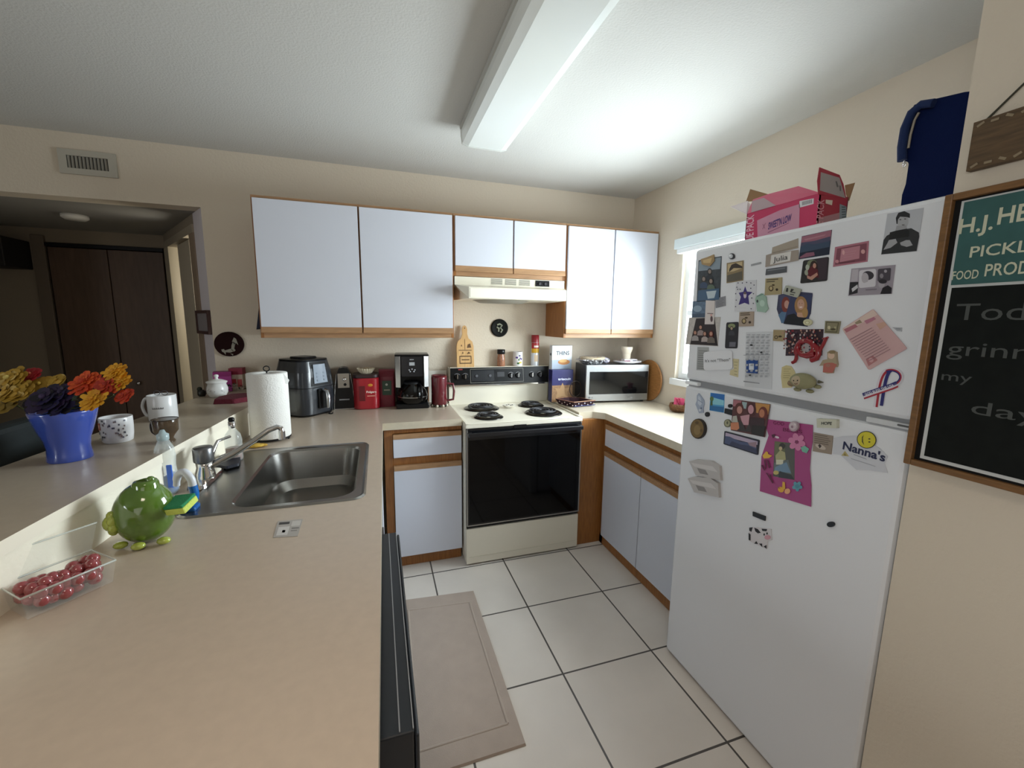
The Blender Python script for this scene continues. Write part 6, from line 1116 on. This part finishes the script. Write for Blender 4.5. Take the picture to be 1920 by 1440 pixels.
g = MB(); g.box((xa+.001, yy-.0006, za+(zb2-za)*.42), (xb-.001, yy+.001, za+(zb2-za)*.74), mat('a9b6c6', .4)); e = [(xa+(xb-xa)*(.6+.3*math.cos(k*.4)), yy-.001, za+(zb2-za)*(.70+.05*math.sin(k*.4))) for k in range(16)]; g.face(e, mat('b9783a', .5)); e = [(xa+(xb-xa)*(.55+.2*math.cos(k*.4)), yy-.0014, za+(zb2-za)*(.72+.03*math.sin(k*.4))) for k in range(16)]; g.face(e, mat('d8b070', .5)); g.build('picture', t)
g = MB(); g.text('THINS', (xa+(xb-xa)*.2, yy-.001, za+(zb2-za)*.83), ((xb-xa)*.66, 0, 0), (0, 0, .028), mat('39424c', .4), .02); g.box((xa-.0006, yy+.012, za+(zb2-za)*.82), (xa+.0005, yy+.04, za+(zb2-za)*.86), mat('5a6472', .4)); g.build('lettering', t)
# patriotic fabric basket tray with a hoop handle
a = at('z', CT+.02, 1065, 755); bt = thing('fabric_basket', 'low red and blue star-patterned fabric basket beside the microwave', 'basket', (a.x, a.y, z0))
P_ = [at('z', z0, *p) for p in [(1028, 750), (1050, 766), (1099, 758), (1085, 742), (1040, 740)]]
cx_ = sum(p.x for p in P_)/5; cy_ = sum(p.y for p in P_)/5
P_ = [Vector((x_, y_, z0)) for x_, y_ in ((.735, -.30), (.80, -.455), (.975, -.425), (.925, -.30), (.85, -.262))]; cen = sum(P_, Vector())/5
I0 = [cen+(p-cen)*.8 for p in P_]; O1 = [cen+(p-cen)*1.05+Vector((0, 0, .038)) for p in P_]; I1 = [cen+(p-cen)*.92+Vector((0, 0, .038)) for p in P_]
g = MB(); FB = mat('2c0c18', .9, vary=(50, .4)); ring(g, [cen+(p-cen)*.85 for p in P_], O1, FB, False); ring(g, O1, I1, mat('8a5a40', .9, vary=(60, .4)), False); ring(g, I1, [p+Vector((0, 0, .004)) for p in I0], FB, False); g.face([p+Vector((0, 0, .004)) for p in I0], FB); g.face([cen+(p-cen)*.85 for p in P_][::-1], FB); g.build('basket_wall', bt)
g = MB(); e0, e1, e2_ = O1[0]*.5+P_[0]*.5, O1[1]*.5+P_[1]*.5, O1[2]*.5+P_[2]*.5
for A_, B_, m_ in ((e0, e1, 'c8b0a8'), (e1, e2_, 'd0d0dc')):
    for k in range(7):
        p = A_+(B_-A_)*(k+.5)/7; g.ball(p+Vector((-.001, -.003, .006*((k % 2)*2-1))), .0045, mat(m_, .8), 6)
g.tube([e1+Vector((0, -.002, -.010)), e2_+Vector((0, -.002, -.012))], .003, mat('22285c', .8), 6); g.tube([O1[1]+Vector((0, 0, .001)), O1[2]+Vector((0, 0, .001))], .0028, mat('b08a70', .8), 6); g.build('star_trim', bt)
hc = at('y', -.262, 1079, 729); rh = rad(hc, 24); g = MB(); g.tube([hc+Vector((rh*math.cos(a_), 0, rh*1.25*math.sin(a_))) for a_ in [i*math.pi/14 for i in range(28)]], .0035, mat('2c1c14', .4), 8, True); g.build('hoop_handle', bt)
# brown basket with pink packets
c = at('z', CT, 1266, 768); c = Vector((XR-.072, -.745, z0))
bk = thing('sweetener_basket', 'small brown wicker basket on the counter by the refrigerator', 'basket', c)
BR = mat('6a4420', .7, bump=(120, 1, .01), vary=(60, .35))
MB().lathe([(0, 0), (.035, 0), (.052, .012), (.060, .035), (.055, .055), (.050, .053), (.052, .03), (.04, .012), (0, .01)], c, BR, 30).build('bowl', bk)
random.seed(4)
proto = None
for k in range(9):
    a_ = random.uniform(0, 6.28); rr_3 = random.uniform(0, .028); p = c+Vector((rr_3*math.cos(a_), rr_3*math.sin(a_), .062)); 
    M_ = Matrix.Translation(p) @ Matrix.Rotation(random.uniform(0, 3.1), 4, 'Z') @ Matrix.Rotation(random.uniform(-.5, .5), 4, 'X')
    one('sweetener_packet', MB(M_).box((-.014, -.001, -.032), (.014, .001, .030), mat('d8527a' if k % 3 else 'e088a0', .6)), 'pink sweetener packet standing in the small brown basket by the refrigerator', 'packet', 'pink sweetener packets in the brown basket')
for o in bpy.data.objects:
    if '_w' in o: del o['_w']
